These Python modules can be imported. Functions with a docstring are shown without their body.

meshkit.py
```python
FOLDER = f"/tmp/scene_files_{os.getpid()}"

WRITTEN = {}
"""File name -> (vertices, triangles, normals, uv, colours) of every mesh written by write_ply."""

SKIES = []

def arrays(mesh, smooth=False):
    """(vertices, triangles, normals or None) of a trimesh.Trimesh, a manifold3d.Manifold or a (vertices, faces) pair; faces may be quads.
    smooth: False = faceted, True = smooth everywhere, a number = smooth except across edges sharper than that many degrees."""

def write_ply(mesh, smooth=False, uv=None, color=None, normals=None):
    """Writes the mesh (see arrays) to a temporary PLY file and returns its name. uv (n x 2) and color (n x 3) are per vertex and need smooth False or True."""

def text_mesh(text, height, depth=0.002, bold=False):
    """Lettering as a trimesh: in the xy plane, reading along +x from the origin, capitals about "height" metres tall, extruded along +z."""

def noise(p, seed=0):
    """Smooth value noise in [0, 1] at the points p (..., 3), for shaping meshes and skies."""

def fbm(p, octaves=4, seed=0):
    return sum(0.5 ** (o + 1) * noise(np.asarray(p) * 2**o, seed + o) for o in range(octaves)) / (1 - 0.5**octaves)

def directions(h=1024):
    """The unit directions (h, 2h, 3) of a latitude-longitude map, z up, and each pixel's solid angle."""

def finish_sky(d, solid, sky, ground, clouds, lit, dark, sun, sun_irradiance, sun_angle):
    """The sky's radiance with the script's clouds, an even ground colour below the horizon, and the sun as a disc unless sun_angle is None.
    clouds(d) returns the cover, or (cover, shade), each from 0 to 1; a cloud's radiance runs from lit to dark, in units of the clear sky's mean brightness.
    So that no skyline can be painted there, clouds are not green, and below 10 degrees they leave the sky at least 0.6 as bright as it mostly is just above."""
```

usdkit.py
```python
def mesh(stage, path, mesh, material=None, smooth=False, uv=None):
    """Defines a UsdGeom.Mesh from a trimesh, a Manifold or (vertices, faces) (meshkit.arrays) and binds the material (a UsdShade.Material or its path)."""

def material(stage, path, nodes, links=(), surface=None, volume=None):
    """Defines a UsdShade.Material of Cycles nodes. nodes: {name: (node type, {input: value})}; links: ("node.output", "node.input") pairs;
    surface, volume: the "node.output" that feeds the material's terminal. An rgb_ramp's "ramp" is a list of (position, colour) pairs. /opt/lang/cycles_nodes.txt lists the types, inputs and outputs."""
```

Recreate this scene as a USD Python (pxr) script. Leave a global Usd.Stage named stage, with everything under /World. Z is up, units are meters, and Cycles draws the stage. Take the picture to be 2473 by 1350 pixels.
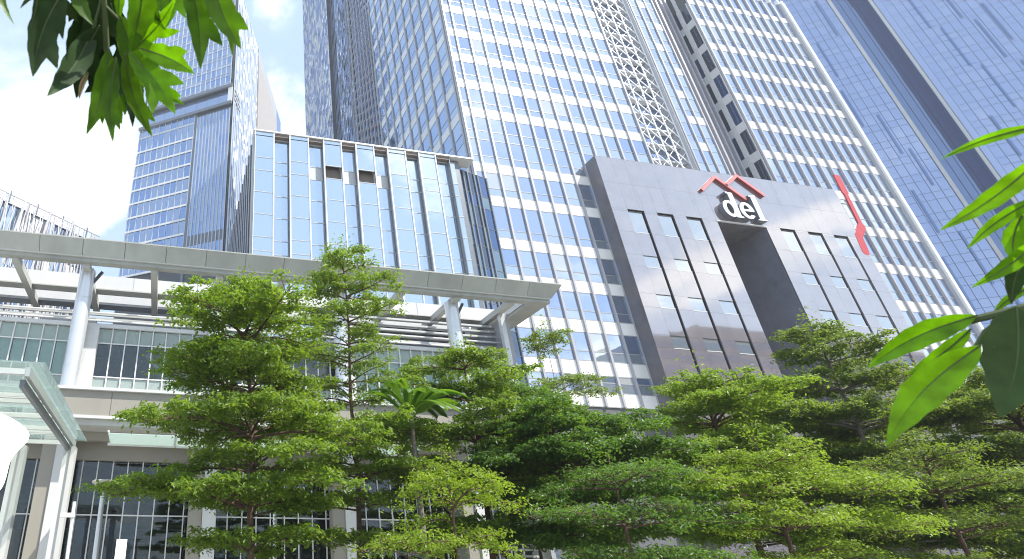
import math, random
import numpy as np, trimesh, usdkit, meshkit
from pxr import Usd, UsdGeom, UsdLux, UsdShade, Gf, Sdf, Vt
from shapely.geometry import Polygon
from shapely import affinity
from shapely.ops import unary_union

stage = Usd.Stage.CreateInMemory()
UsdGeom.SetStageUpAxis(stage, UsdGeom.Tokens.z)
UsdGeom.SetStageMetersPerUnit(stage, 1.0)
stage.SetDefaultPrim(UsdGeom.Xform.Define(stage, '/World').GetPrim())
UsdGeom.Scope.Define(stage, '/World/Looks')

# ------------------------------------------------------------------ camera (solved from the vanishing points)
FPX, CX, CY, YH, V2, WPX, HPX = 1370., 680., 667., 1380., 375., 2473., 1350.
PITCH = math.atan((YH - CY) / FPX)
YAW = math.atan((CX - V2) * math.cos(PITCH) / FPX)
EYE = np.array([0, 0, 2.5])
FWD = np.array([math.sin(YAW) * math.cos(PITCH), math.cos(YAW) * math.cos(PITCH), math.sin(PITCH)])
RGT = np.array([math.cos(YAW), -math.sin(YAW), 0.])
UPV = np.cross(RGT, FWD)
EXPOSURE = 1.0
cam = UsdGeom.Camera.Define(stage, '/World/camera')
cam.AddTransformOp().Set(Gf.Matrix4d(*[*RGT, 0, *UPV, 0, *(-FWD), 0, *EYE, 1]))
cam.CreateHorizontalApertureAttr(36.0)
cam.CreateVerticalApertureAttr(36.0 * HPX / WPX)
cam.CreateFocalLengthAttr(36.0 * FPX / WPX)
cam.CreateHorizontalApertureOffsetAttr(36.0 * (WPX / 2 - CX) / WPX)
cam.CreateVerticalApertureOffsetAttr(-36.0 * (HPX / 2 - CY) / WPX)
cam.CreateClippingRangeAttr(Gf.Vec2f(0.05, 3000))
cam.CreateExposureAttr(EXPOSURE)
cam.CreateFStopAttr(5.6)
cam.CreateFocusDistanceAttr(32.0)

# ------------------------------------------------------------------ sky and sun
SUN = np.array([0.50, -0.42, 0.0]); SUN[2] = math.tan(math.radians(53)) * np.linalg.norm(SUN[:2]); SUN /= np.linalg.norm(SUN)
SKY_STRENGTH = 0.125
SUN_INT = 1.22
def pxdir(x, y):
    d = FWD + RGT * ((x - CX) / FPX) + UPV * ((CY - y) / FPX)
    return d / np.linalg.norm(d)
cd1, cd2 = pxdir(20, 330), pxdir(235, 372)
sky_nodes = {
    'sky': ('sky_texture', {'sky_type': 'single_scattering', 'sun_disc': False, 'sun_elevation': float(math.asin(SUN[2])), 'sun_rotation': float(math.atan2(SUN[0], SUN[1])), 'air_density': 1.0, 'aerosol_density': 0.7, 'ozone_density': 1.6}),
    'tc': ('texture_coordinate', {}),
    'sep': ('separate_xyz', {}),
    'zz': ('math', {'math_type': 'add', 'value2': 0.18}),
    'zc': ('math', {'math_type': 'maximum', 'value2': 0.05}),
    'u': ('math', {'math_type': 'divide'}), 'v': ('math', {'math_type': 'divide'}),
    'uv': ('combine_xyz', {'z': 9.9}),
    'n1': ('noise_texture', {'scale': 1.9, 'detail': 9.0, 'roughness': 0.58, 'distortion': 0.35}),
    'hz': ('mix', {'fac': 0.74, 'color2': (3.1, 4.05, 5.3)}),
    'dot': ('normal', {'direction': tuple(cd1)}),
    'dot2': ('normal', {'direction': tuple(cd2)}),
    'b1': ('map_range', {'range_type': 'smoothstep', 'from_min': 0.972, 'from_max': 0.9995, 'to_min': 0.0, 'to_max': 0.16, 'clamp': True}),
    'b2': ('map_range', {'range_type': 'smoothstep', 'from_min': 0.997, 'from_max': 0.9998, 'to_min': 0.0, 'to_max': 0.05, 'clamp': True}),
    's1': ('math', {'math_type': 'add'}), 's2': ('math', {'math_type': 'add'}),
    'cov': ('map_range', {'range_type': 'smoothstep', 'from_min': 0.54, 'from_max': 0.69, 'to_min': 0.0, 'to_max': 0.95, 'clamp': True}),
    'n2': ('noise_texture', {'scale': 3.4, 'detail': 6.0}),
    'shade': ('rgb_ramp', {'ramp': [(0.3, (5.4, 5.8, 6.3)), (0.65, (7.8, 7.9, 8.0))]}),
    'mx': ('mix', {}),
    'bg': ('background_shader', {'strength': SKY_STRENGTH}),
}
sky_links = [('tc.generated', 'sep.vector'), ('sep.z', 'zc.value1'), ('zc.value', 'zz.value1'), ('sep.x', 'u.value1'), ('zz.value', 'u.value2'), ('sep.y', 'v.value1'), ('zz.value', 'v.value2'),
             ('u.value', 'uv.x'), ('v.value', 'uv.y'), ('uv.vector', 'n1.vector'), ('uv.vector', 'n2.vector'), ('tc.generated', 'dot.normal'), ('tc.generated', 'dot2.normal'),
             ('dot.dot', 'b1.value'), ('dot2.dot', 'b2.value'), ('n1.fac', 's1.value1'), ('b1.result', 's1.value2'), ('s1.value', 's2.value1'), ('b2.result', 's2.value2'), ('s2.value', 'cov.value'),
             ('n2.fac', 'shade.fac'), ('cov.result', 'mx.fac'), ('sky.color', 'hz.color1'), ('hz.color', 'mx.color1'), ('shade.color', 'mx.color2'), ('mx.color', 'bg.color')]
sky_mat = usdkit.material(stage, '/World/Looks/sky', sky_nodes, sky_links, surface='bg.background')
dome = UsdLux.DomeLight.Define(stage, '/World/sky')
UsdShade.MaterialBindingAPI.Apply(dome.GetPrim()).Bind(sky_mat)
dome.GetPrim().SetCustomDataByKey('kind', 'structure')
sun = UsdLux.DistantLight.Define(stage, '/World/sun')
zx = SUN; xx = np.cross([0, 0, 1.0], zx); xx /= np.linalg.norm(xx); yx = np.cross(zx, xx)
sun.AddTransformOp().Set(Gf.Matrix4d(*[*xx, 0, *yx, 0, *zx, 0, 0, 0, 50, 1]))
sun.CreateIntensityAttr(SUN_INT); sun.CreateAngleAttr(0.53); sun.CreateNormalizeAttr(True)
sun.CreateColorAttr(Gf.Vec3f(1.0, 0.955, 0.88))

# ------------------------------------------------------------------ geometry by photograph measurement
def ray(x, y): return FWD + RGT * ((x - CX) / FPX) + UPV * ((CY - y) / FPX)
def onY(x, y, Y): d = ray(x, y); return EYE + d * (Y / d[1])
def onX(x, y, X): d = ray(x, y); return EYE + d * (X / d[0])
def onZ(x, y, Z): d = ray(x, y); return EYE + d * ((Z - 2.5) / d[2])
def at(x, y, dist): d = ray(x, y); return EYE + d / np.linalg.norm(d) * dist
def proj(P):
    q = np.asarray(P, float) - EYE; z = np.maximum(q @ FWD, 1e-3)
    return np.stack([CX + FPX * (q @ RGT) / z, CY - FPX * (q @ UPV) / z], -1)

# ------------------------------------------------------------------ materials
MAT = {}
def mat(name, nodes, links, surface):
    MAT[name] = usdkit.material(stage, '/World/Looks/' + name, nodes, links, surface=surface); return MAT[name]
def plain(name, col, rough=0.5, metal=0.0, spec=0.5, vary=0.08, scale=1.5, bump=0.0, bscale=30., streak=False, rnd=0.0, **kw):
    """a painted, stone or metal surface with slight mottling and dirt"""
    c = np.array(col)
    nodes = {'g': ('geometry', {}), 'mp': ('mapping', {'scale': (1, 1, 0.18) if streak else (1, 1, 1)}), 'n': ('noise_texture', {'scale': scale, 'detail': 6.0, 'roughness': 0.6}),
             'r': ('rgb_ramp', {'ramp': [(0.25, tuple(c * (1 - vary * 1.6))), (0.75, tuple(np.minimum(c * (1 + vary), 0.95)))]}),
             'p': ('principled_bsdf', {'roughness': rough, 'metallic': metal, 'specular_ior_level': spec, **kw})}
    links = [('g.position', 'mp.vector'), ('mp.vector', 'n.vector'), ('n.fac', 'r.fac'), ('r.color', 'p.base_color')]
    if rnd:
        nodes |= {'oi': ('object_info', {}), 'ad': ('math', {'math_type': 'add'}), 'fr': ('math', {'math_type': 'fraction'}), 'mr': ('map_range', {'to_min': 1 - rnd, 'to_max': 1 + rnd}), 'hv': ('hsv', {})}
        links = links[:-1] + [('oi.random', 'ad.value1'), ('g.random_per_island', 'ad.value2'), ('ad.value', 'fr.value1'), ('fr.value', 'mr.value'), ('mr.result', 'hv.value'), ('r.color', 'hv.color'), ('hv.color', 'p.base_color')]
    if bump:
        nodes['n2'] = ('noise_texture', {'scale': bscale, 'detail': 3.0}); nodes['b'] = ('bump', {'strength': bump, 'distance': 0.01})
        links += [('g.position', 'n2.vector'), ('n2.fac', 'b.height'), ('b.normal', 'p.normal')]
    return mat(name, nodes, links, 'p.BSDF')
def coated(name, dark, tint, refl, rough=0.015, wob=0.0):
    """coated facade glass: dark room behind, strong mirror of the sky, slightly wavy"""
    nodes = {'d': ('diffuse_bsdf', {'color': dark}), 'g': ('glossy_bsdf', {'color': tint, 'roughness': rough}), 'lw': ('layer_weight', {'blend': 0.35}),
             'f': ('map_range', {'from_min': 0.0, 'from_max': 1.0, 'to_min': refl, 'to_max': 0.97, 'clamp': True}), 'm': ('mix_closure', {}),
             'ge': ('geometry', {}), 'n': ('noise_texture', {'scale': 0.55, 'detail': 1.0}), 'b': ('bump', {'strength': 0.25, 'distance': 0.02 + wob})}
    return mat(name, nodes, [('lw.fresnel', 'f.value'), ('f.result', 'm.fac'), ('d.BSDF', 'm.closure1'), ('g.BSDF', 'm.closure2'), ('ge.position', 'n.vector'), ('n.fac', 'b.height'), ('b.normal', 'g.normal')], 'm.closure')
def pane_glass(name, tint, ior=1.5, frost=None):
    nodes = {'t': ('transparent_bsdf', {'color': tint}) , 'g': ('glossy_bsdf', {'color': (0.95, 0.98, 1.0), 'roughness': 0.01}), 'f': ('fresnel', {'IOR': ior}), 'm': ('mix_closure', {})}
    links = [('f.fac', 'm.fac'), ('t.BSDF', 'm.closure1'), ('g.BSDF', 'm.closure2')]
    s = 'm.closure'
    if frost:
        nodes |= {'dd': ('diffuse_bsdf', {'color': frost[0]}), 'tt': ('translucent_bsdf', {'color': frost[0]}), 'mm': ('mix_closure', {'fac': 0.5}), 'm2': ('mix_closure', {'fac': frost[1]})}
        links += [('dd.BSDF', 'mm.closure1'), ('tt.BSDF', 'mm.closure2'), ('m.closure', 'm2.closure1'), ('mm.closure', 'm2.closure2')]; s = 'm2.closure'
    return mat(name, nodes, links, s)
def leaf_mat(name, c1, c2, trans, rough=0.42, tc=None, veins=False):
    tc = tc or tuple(np.minimum(np.array(c2) * np.array([2.3, 2.2, 1.0]), 0.9))
    nodes = {'g': ('geometry', {}), 'o': ('object_info', {}), 'ad': ('math', {'math_type': 'add'}), 'fr': ('math', {'math_type': 'fraction'}),
             'r': ('rgb_ramp', {'ramp': [(0.0, c1), (0.7, c2), (1.0, tuple(np.array(c2) * np.array([1.5, 1.25, 0.9])))]}),
             'p': ('principled_bsdf', {'roughness': rough, 'specular_ior_level': 0.35}), 't': ('translucent_bsdf', {'color': tc}), 'm': ('mix_closure', {'fac': trans})}
    links = [('g.random_per_island', 'ad.value1'), ('o.random', 'ad.value2'), ('ad.value', 'fr.value1'), ('fr.value', 'r.fac'), ('r.color', 'p.base_color'), ('p.BSDF', 'm.closure1'), ('t.BSDF', 'm.closure2')]
    if veins:
        nodes |= {'n': ('noise_texture', {'scale': 26.0, 'detail': 4.0}), 'b': ('bump', {'strength': 0.35, 'distance': 0.004}), 'mr': ('map_range', {'from_min': 0.3, 'from_max': 0.7, 'to_min': 0.72, 'to_max': 1.1}), 'hv': ('hsv', {}), 'hv2': ('hsv', {'color': tc})}
        links = [l for l in links if l != ('r.color', 'p.base_color')] + [('g.position', 'n.vector'), ('n.fac', 'b.height'), ('b.normal', 'p.normal'), ('n.fac', 'mr.value'), ('mr.result', 'hv.value'), ('r.color', 'hv.color'), ('hv.color', 'p.base_color'), ('mr.result', 'hv2.value'), ('hv2.color', 't.color')]
    return mat(name, nodes, links, 'm.closure')

plain('concrete', (0.34, 0.33, 0.31), 0.8, bump=0.2)
plain('asphalt', (0.05, 0.05, 0.052), 0.9, bump=0.4, bscale=120.)
plain('paving', (0.44, 0.43, 0.40), 0.75, bump=0.15)
plain('kerb_stone', (0.33, 0.33, 0.32), 0.8, bump=0.2)
plain('road_paint', (0.72, 0.72, 0.70), 0.6)
plain('soil_grass', (0.05, 0.075, 0.025), 0.9, vary=0.35, scale=4., bump=0.5)
plain('white_aluminium', (0.54, 0.54, 0.53), 0.35, vary=0.05, scale=0.8, streak=True, spec=0.5)
plain('fascia_metal', (0.32, 0.325, 0.295), 0.42, rnd=0.05, vary=0.12, scale=0.7, streak=True)
plain('warm_cladding', (0.27, 0.25, 0.21), 0.45, vary=0.05, scale=0.8, streak=True)
plain('soffit_paint', (0.40, 0.40, 0.37), 0.6, vary=0.05, streak=True)
plain('column_cladding', (0.62, 0.63, 0.64), 0.25, metal=0.55, vary=0.06, scale=1.2, streak=True)
plain('frame_metal', (0.62, 0.62, 0.61), 0.4, vary=0.05)
plain('steel', (0.52, 0.53, 0.53), 0.35, metal=0.3, vary=0.06)
plain('dark_frame', (0.05, 0.055, 0.06), 0.4)
plain('mid_frame', (0.40, 0.42, 0.44), 0.4, vary=0.05)
plain('fin_dark', (0.16, 0.175, 0.195), 0.3, metal=0.2)
plain('brown_soffit', (0.16, 0.13, 0.11), 0.6)
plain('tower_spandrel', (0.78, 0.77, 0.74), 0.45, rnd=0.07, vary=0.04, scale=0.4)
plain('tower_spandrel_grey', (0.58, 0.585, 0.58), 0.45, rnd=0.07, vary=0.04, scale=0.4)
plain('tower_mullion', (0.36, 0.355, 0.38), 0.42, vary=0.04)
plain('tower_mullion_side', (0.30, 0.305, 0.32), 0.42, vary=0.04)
plain('tower_grey_wall', (0.42, 0.43, 0.45), 0.5, vary=0.05, streak=True)
plain('lattice_white', (0.80, 0.80, 0.80), 0.45, vary=0.03)
plain('granite', (0.150, 0.124, 0.132), 0.06, spec=1.0, ior=2.0, rnd=0.05, vary=0.16, scale=0.6, coat_weight=1.0, coat_roughness=0.025, coat_ior=2.35)
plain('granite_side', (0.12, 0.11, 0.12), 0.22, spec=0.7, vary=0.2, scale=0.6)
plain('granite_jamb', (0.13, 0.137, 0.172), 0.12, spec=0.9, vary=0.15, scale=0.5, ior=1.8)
plain('slot_dark', (0.015, 0.016, 0.018), 0.5)
plain('letter_white', (0.85, 0.86, 0.87), 0.35, vary=0.02)
plain('letter_side', (0.10, 0.11, 0.13), 0.4)
plain('sign_red', (0.44, 0.035, 0.04), 0.35, vary=0.06)
plain('sign_salmon', (0.72, 0.20, 0.19), 0.35, vary=0.05)
plain('sign_red_side', (0.22, 0.022, 0.026), 0.4, vary=0.06)
plain('brown_stone', (0.30, 0.275, 0.26), 0.6, vary=0.06, streak=True)
plain('interior', (0.10, 0.105, 0.11), 0.8)
plain('interior_pale', (0.38, 0.42, 0.40), 0.8)
plain('blind', (0.60, 0.68, 0.64), 0.8, vary=0.05)
plain('fabric_white', (0.86, 0.86, 0.87), 0.7, vary=0.02)
plain('board_white', (0.84, 0.84, 0.84), 0.5, vary=0.02)
plain('lamp_cream', (0.55, 0.52, 0.42), 0.5)
plain('bark', (0.105, 0.062, 0.042), 0.85, vary=0.3, scale=6., bump=0.6, bscale=25.)
plain('bark_grey', (0.17, 0.15, 0.125), 0.85, vary=0.3, scale=6., bump=0.6, bscale=25.)
plain('twig_green', (0.10, 0.13, 0.04), 0.6, vary=0.2)
coated('tower_glass', (0.075, 0.10, 0.15), (0.68, 0.77, 0.92), 0.62)
coated('tower_glass_deep', (0.06, 0.085, 0.14), (0.58, 0.69, 0.90), 0.60)
coated('tower_glass_pale', (0.16, 0.19, 0.22), (0.74, 0.82, 0.92), 0.60)
coated('tower_glass_blind', (0.40, 0.40, 0.38), (0.70, 0.78, 0.90), 0.42)
coated('tower_glass_dark', (0.02, 0.03, 0.045), (0.30, 0.36, 0.46), 0.40)
coated('mid_glass', (0.11, 0.14, 0.17), (0.76, 0.85, 0.93), 0.70, wob=0.01)
coated('mid_glass_dark', (0.05, 0.075, 0.09), (0.45, 0.55, 0.62), 0.5)
coated('mid_glass_deep', (0.11, 0.14, 0.18), (0.72, 0.82, 0.92), 0.70, wob=0.01)
coated('blue_glass', (0.07, 0.095, 0.16), (0.47, 0.56, 0.78), 0.54, wob=0.01)
coated('blue_glass_pale', (0.08, 0.10, 0.165), (0.51, 0.59, 0.79), 0.54, wob=0.01)
coated('blue_glass_dark', (0.026, 0.045, 0.095), (0.28, 0.39, 0.62), 0.42)
plain('blue_joint', (0.10, 0.14, 0.24), 0.4, vary=0.03)
coated('far_glass', (0.12, 0.155, 0.23), (0.58, 0.67, 0.86), 0.50)
plain('far_frame', (0.46, 0.50, 0.56), 0.45, vary=0.03)
coated('far_glass_deep', (0.07, 0.115, 0.22), (0.46, 0.59, 0.86), 0.50)
coated('far_glass_bright', (0.22, 0.26, 0.34), (0.78, 0.83, 0.93), 0.55)
coated('stone_window', (0.17, 0.18, 0.185), (0.74, 0.78, 0.80), 0.58)
pane_glass('clear_glass', (0.84, 0.90, 0.88), 1.6)
pane_glass('dark_clear_glass', (0.55, 0.62, 0.62), 1.6)
pane_glass('roof_glass', (0.86, 0.92, 0.89), 1.5, ((0.58, 0.66, 0.63), 0.10))
pane_glass('frosted_glass', (0.78, 0.88, 0.84), 1.5, ((0.62, 0.70, 0.67), 0.75))
leaf_mat('leaves_fresh', (0.036, 0.082, 0.012), (0.135, 0.210, 0.026), 0.42, 0.44)
leaf_mat('leaves_deep', (0.020, 0.058, 0.012), (0.085, 0.160, 0.024), 0.38, 0.46)
leaf_mat('leaves_olive', (0.040, 0.076, 0.014), (0.130, 0.188, 0.034), 0.40, 0.46)
leaf_mat('leaves_yellow', (0.075, 0.135, 0.014), (0.175, 0.255, 0.022), 0.42, 0.46)
leaf_mat('palm_leaf', (0.05, 0.12, 0.012), (0.11, 0.21, 0.02), 0.42)
leaf_mat('big_leaf', (0.060, 0.125, 0.014), (0.10, 0.19, 0.018), 0.55, 0.4, (0.42, 0.66, 0.02), veins=True)
leaf_mat('big_leaf_dark', (0.028, 0.066, 0.016), (0.042, 0.090, 0.018), 0.28, 0.45, (0.14, 0.25, 0.02), veins=True)
leaf_mat('big_leaf_bright', (0.12, 0.25, 0.010), (0.17, 0.34, 0.012), 0.6, 0.4, (0.52, 0.80, 0.02), veins=True)
plain('dead_leaf', (0.36, 0.25, 0.12), 0.8, vary=0.2, scale=40.)

# ------------------------------------------------------------------ things and parts
USED = {}
def numbered(parent, name):
    k = (str(parent), name); n = USED.get(k, -1) + 1; USED[k] = n
    return f'{parent}/{name}' if n == 0 else f'{parent}/{name}_{n:03d}'
def tag(prim, label=None, category=None, group=None, kind=None):
    for k, v in (('label', label), ('category', category), ('group', group), ('kind', kind)):
        if v: prim.SetCustomDataByKey(k, v)
def cat(ms):
    vs, fs, n = [], [], 0
    for v, f in ms:
        v = np.asarray(v, float); f = np.asarray(f, int)
        if f.shape[1] == 4: f = np.vstack([f[:, [0, 1, 2]], f[:, [0, 2, 3]]])
        vs.append(v); fs.append(f + n); n += len(v)
    return np.vstack(vs), np.vstack(fs)
BOXF = np.array([[0, 2, 1], [1, 2, 3], [4, 5, 6], [5, 7, 6], [0, 1, 4], [1, 5, 4], [2, 6, 3], [3, 6, 7], [0, 4, 2], [2, 4, 6], [1, 3, 5], [3, 7, 5]])
def ob(o, a, b, c):
    """box on corner o with edge vectors a, b, c"""
    o, a, b, c = (np.asarray(x, float) for x in (o, a, b, c))
    v = np.array([o + i * a + j * b + k * c for k in (0, 1) for j in (0, 1) for i in (0, 1)])
    f = BOXF if np.dot(np.cross(a, b), c) > 0 else BOXF[:, ::-1]
    return v, f
def bx(x0, x1, y0, y1, z0, z1): return ob((x0, y0, z0), (x1 - x0, 0, 0), (0, y1 - y0, 0), (0, 0, z1 - z0))
def tm(m): return np.array(m.vertices), np.array(m.faces)
def prism(poly, z0, z1):
    m = trimesh.creation.extrude_polygon(Polygon(poly), z1 - z0, engine='earcut'); m.apply_translation([0, 0, z0]); return tm(m)
def tube(pts, rad, n=7, cap=True):
    pts = np.asarray(pts, float); rad = np.broadcast_to(rad, len(pts))
    t = np.gradient(pts, axis=0); t /= np.linalg.norm(t, axis=1, keepdims=True) + 1e-12
    ref = np.array([0.31, 0.95, 0.05]); vs = []
    for p, d, r in zip(pts, t, rad):
        u = np.cross(d, ref if abs(d @ ref) < 0.97 * np.linalg.norm(ref) else [1, 0, 0]); u /= np.linalg.norm(u); w = np.cross(d, u)
        a = np.arange(n) * 2 * math.pi / n
        vs.append(p + r * (np.cos(a)[:, None] * u + np.sin(a)[:, None] * w))
    v = np.vstack(vs); f = []
    for i in range(len(pts) - 1):
        for k in range(n):
            a, b = i * n + k, i * n + (k + 1) % n
            f += [[a, b, b + n], [a, b + n, a + n]]
    if cap:
        m = len(v); v = np.vstack([v, pts[0], pts[-1]]); e = (len(pts) - 1) * n
        for k in range(n): f += [[m, (k + 1) % n, k], [m + 1, e + k, e + (k + 1) % n]]
    return v, np.array(f)
def bar(p, q, w, d, up=(0, 0, 1)):
    """rectangular bar from p to q, w wide across, d deep along up"""
    p, q, up = (np.asarray(x, float) for x in (p, q, up)); t = (q - p) / np.linalg.norm(q - p)
    s = np.cross(t, up); s /= np.linalg.norm(s); u = np.cross(s, t)
    return ob(p - s * w / 2 - u * d / 2, q - p, s * w, u * d)

class Thing:
    LIMIT, MINPX = 300, 8.
    def __init__(self, name, label, category, base=(0, 0, 0), group=None, kind=None, sc=1.0):
        self.sc = sc; self.path = numbered('/World', name); self.base = EYE + (np.asarray(base, float) - EYE) * sc; self.q = {}
        x = UsdGeom.Xform.Define(stage, self.path); x.AddTranslateOp().Set(Gf.Vec3d(*self.base)); tag(x.GetPrim(), label, category, group, kind)
    def part(self, name, mesh, material, parent=None, label=None, kind=None, smooth=False):
        p = numbered(parent or self.path, name); v, f = cat([mesh]); v = EYE + (v - EYE) * self.sc
        m = usdkit.mesh(stage, p, (v - self.base, f), MAT[material], smooth); tag(m.GetPrim(), label, kind=kind); return p
    def piece(self, name, mesh, material, label=None): self.q.setdefault(name, []).append((mesh, material, label))
    def flush(self, occluders=(), margin=400):
        for name, items in self.q.items():
            score = []
            for (v, f), _, _ in items:
                v = np.asarray(v); uv = proj(v); lo, hi = uv.min(0), uv.max(0)
                lo2, hi2 = np.clip(lo, 0, [WPX, HPX]), np.clip(hi, 0, [WPX, HPX]); c = (lo2 + hi2) / 2
                s = np.prod(np.maximum(hi2 - lo2, 0)) if ((v - EYE) @ FWD).min() > 0 and min(hi - lo) >= self.MINPX * 0.45 and max(hi - lo) >= self.MINPX else 0
                if s and any(inside(c, o) for o in occluders): s = 0
                score.append(s)
            order = np.argsort(-np.array(score), kind='stable'); rest = {}
            for rank, i in enumerate(order):
                mesh, m, lab = items[i]
                if rank < self.LIMIT and score[i] > 0: self.part(name, mesh, m, label=lab)
                else: rest.setdefault(m, []).append(mesh)
            for m, ms in rest.items():
                self.part(name + 's', cat(ms), m, kind='stuff')
        self.q = {}
def inside(c, poly):
    x, y = c; r = False; n = len(poly)
    for i in range(n):
        (x1, y1), (x2, y2) = poly[i], poly[(i + 1) % n]
        if (y1 > y) != (y2 > y) and x < (x2 - x1) * (y - y1) / (y2 - y1) + x1: r = not r
    return r
def single(name, mesh, material, label=None, category=None, group=None, kind=None, smooth=False):
    v, f = cat([mesh]); p = numbered('/World', name); m = usdkit.mesh(stage, p, (v, f), MAT[material], smooth); tag(m.GetPrim(), label, category, group, kind)

def visible(P, margin=260):
    uv = proj(P); q = (np.asarray(P) - EYE) @ FWD
    return q.min() > 0 and uv[:, 0].max() > -margin and uv[:, 0].min() < WPX + margin and uv[:, 1].max() > -margin
def facade(T, O, d, n, ts, rows, mull=None, trans=None, tilt=0.006, gap=0.03, seed=0, skip=None, margin=260):
    """a curtain wall: panes and panels in every cell, mullions at every t, transoms at every row.
    O: a ground point of the facade plane; d: along; n: outward; ts: edges along d; rows: (z0, z1, part name, materials, offset)"""
    rng = np.random.default_rng(seed); O = np.asarray(O, float); d = np.asarray(d, float); n = np.asarray(n, float); up = np.array([0, 0, 1.])
    for i in range(len(ts) - 1):
        a, b = ts[i] + gap, ts[i + 1] - gap
        for j, (z0, z1, nm, ms, off) in enumerate(rows):
            if skip and skip(i, j): continue
            q = [O + d * a + up * z0, O + d * b + up * z1]
            if not visible(np.array(q), margin): continue
            m = ms[rng.integers(len(ms))] if not isinstance(ms, str) else ms
            v, f = ob(q[0] + n * (off - 0.05) + up * gap * 0.6, d * (b - a), up * (z1 - z0 - 1.2 * gap), n * 0.05)
            w = rng.normal(0, tilt, 3)
            s = (v - q[0]) @ d / (b - a) - .5; h = (v - q[0]) @ up / (z1 - z0) - .5
            v = v + n * (w[0] * s + w[1] * h)[:, None]
            T.piece(nm, (v, f), m)
    za, zb = rows[0][0], rows[-1][1]
    if mull:
        w, dep, m = mull
        for t in ts:
            P = O + d * (t - w / 2)
            zt = zb
            if visible(np.array([P + up * za, P + up * zb, P + up * (za + zb) / 2]), margin): T.piece('mullion', ob(P + up * za, d * w, n * dep, up * (zt - za)), m)
    if trans:
        w, dep, m = trans
        zs = sorted({r[0] for r in rows} | {rows[-1][1]})
        for z in zs:
            P = O + d * ts[0] + up * (z - w / 2)
            if visible(np.array([P, O + d * ts[-1] + up * z, O + d * (ts[0] + ts[-1]) / 2 + up * z]), margin): T.piece('transom', ob(P, d * (ts[-1] - ts[0]), n * dep, up * w), m)

# ------------------------------------------------------------------ ground, road, pavement
single('ground', bx(-700, 700, -700, 900, -0.6, -0.02), 'concrete', kind='structure')
single('road', bx(-300, 300, -7.5, 4.0, -0.02, 0.0), 'asphalt', kind='structure')
for k in range(-12, 13): single('road_marking', bx(k * 6 - 1.2, k * 6 + 1.2, -1.9, -1.78, 0.0, 0.006), 'road_paint', kind='structure')
single('kerb', bx(-300, 300, 4.0, 4.18, -0.02, 0.13), 'kerb_stone', kind='structure')
single('pavement', bx(-300, 300, 4.18, 9.0, -0.02, 0.12), 'paving', kind='structure')
single('planting_bed', bx(-1.8, 60, 9.0, 22.0, -0.02, 0.16), 'soil_grass', kind='structure')
single('plaza', bx(-60, 80, 22.0, 43.0, -0.02, 0.12), 'paving', kind='structure')
single('forecourt', bx(-60, -1.8, 9.0, 22.0, -0.02, 0.12), 'paving', kind='structure')
UP = np.array([0, 0, 1.])

# occluders in the photograph, used only to rank which panes show (front things hide them)
OCC_PODIUM = [(0, 560), (1355, 685), (1230, 800), (1240, 1000), (2473, 1000), (2473, 1350), (0, 1350)]
OCC_MID = [(616, 312), (1130, 380), (1195, 665), (555, 610)]
OCC_STONE = [(1437, 378), (2000, 455), (2240, 930), (1600, 940)]

MAT['haze'] = usdkit.material(stage, '/World/Looks/haze', {'v': ('principled_volume', {'color': (0.93, 0.96, 1.0), 'density': 0.0005, 'anisotropy': 0.2})}, [], volume='v.volume')
single('haze', bx(-720, 720, -720, 920, -1.6, 203), 'haze', kind='stuff')
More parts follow.
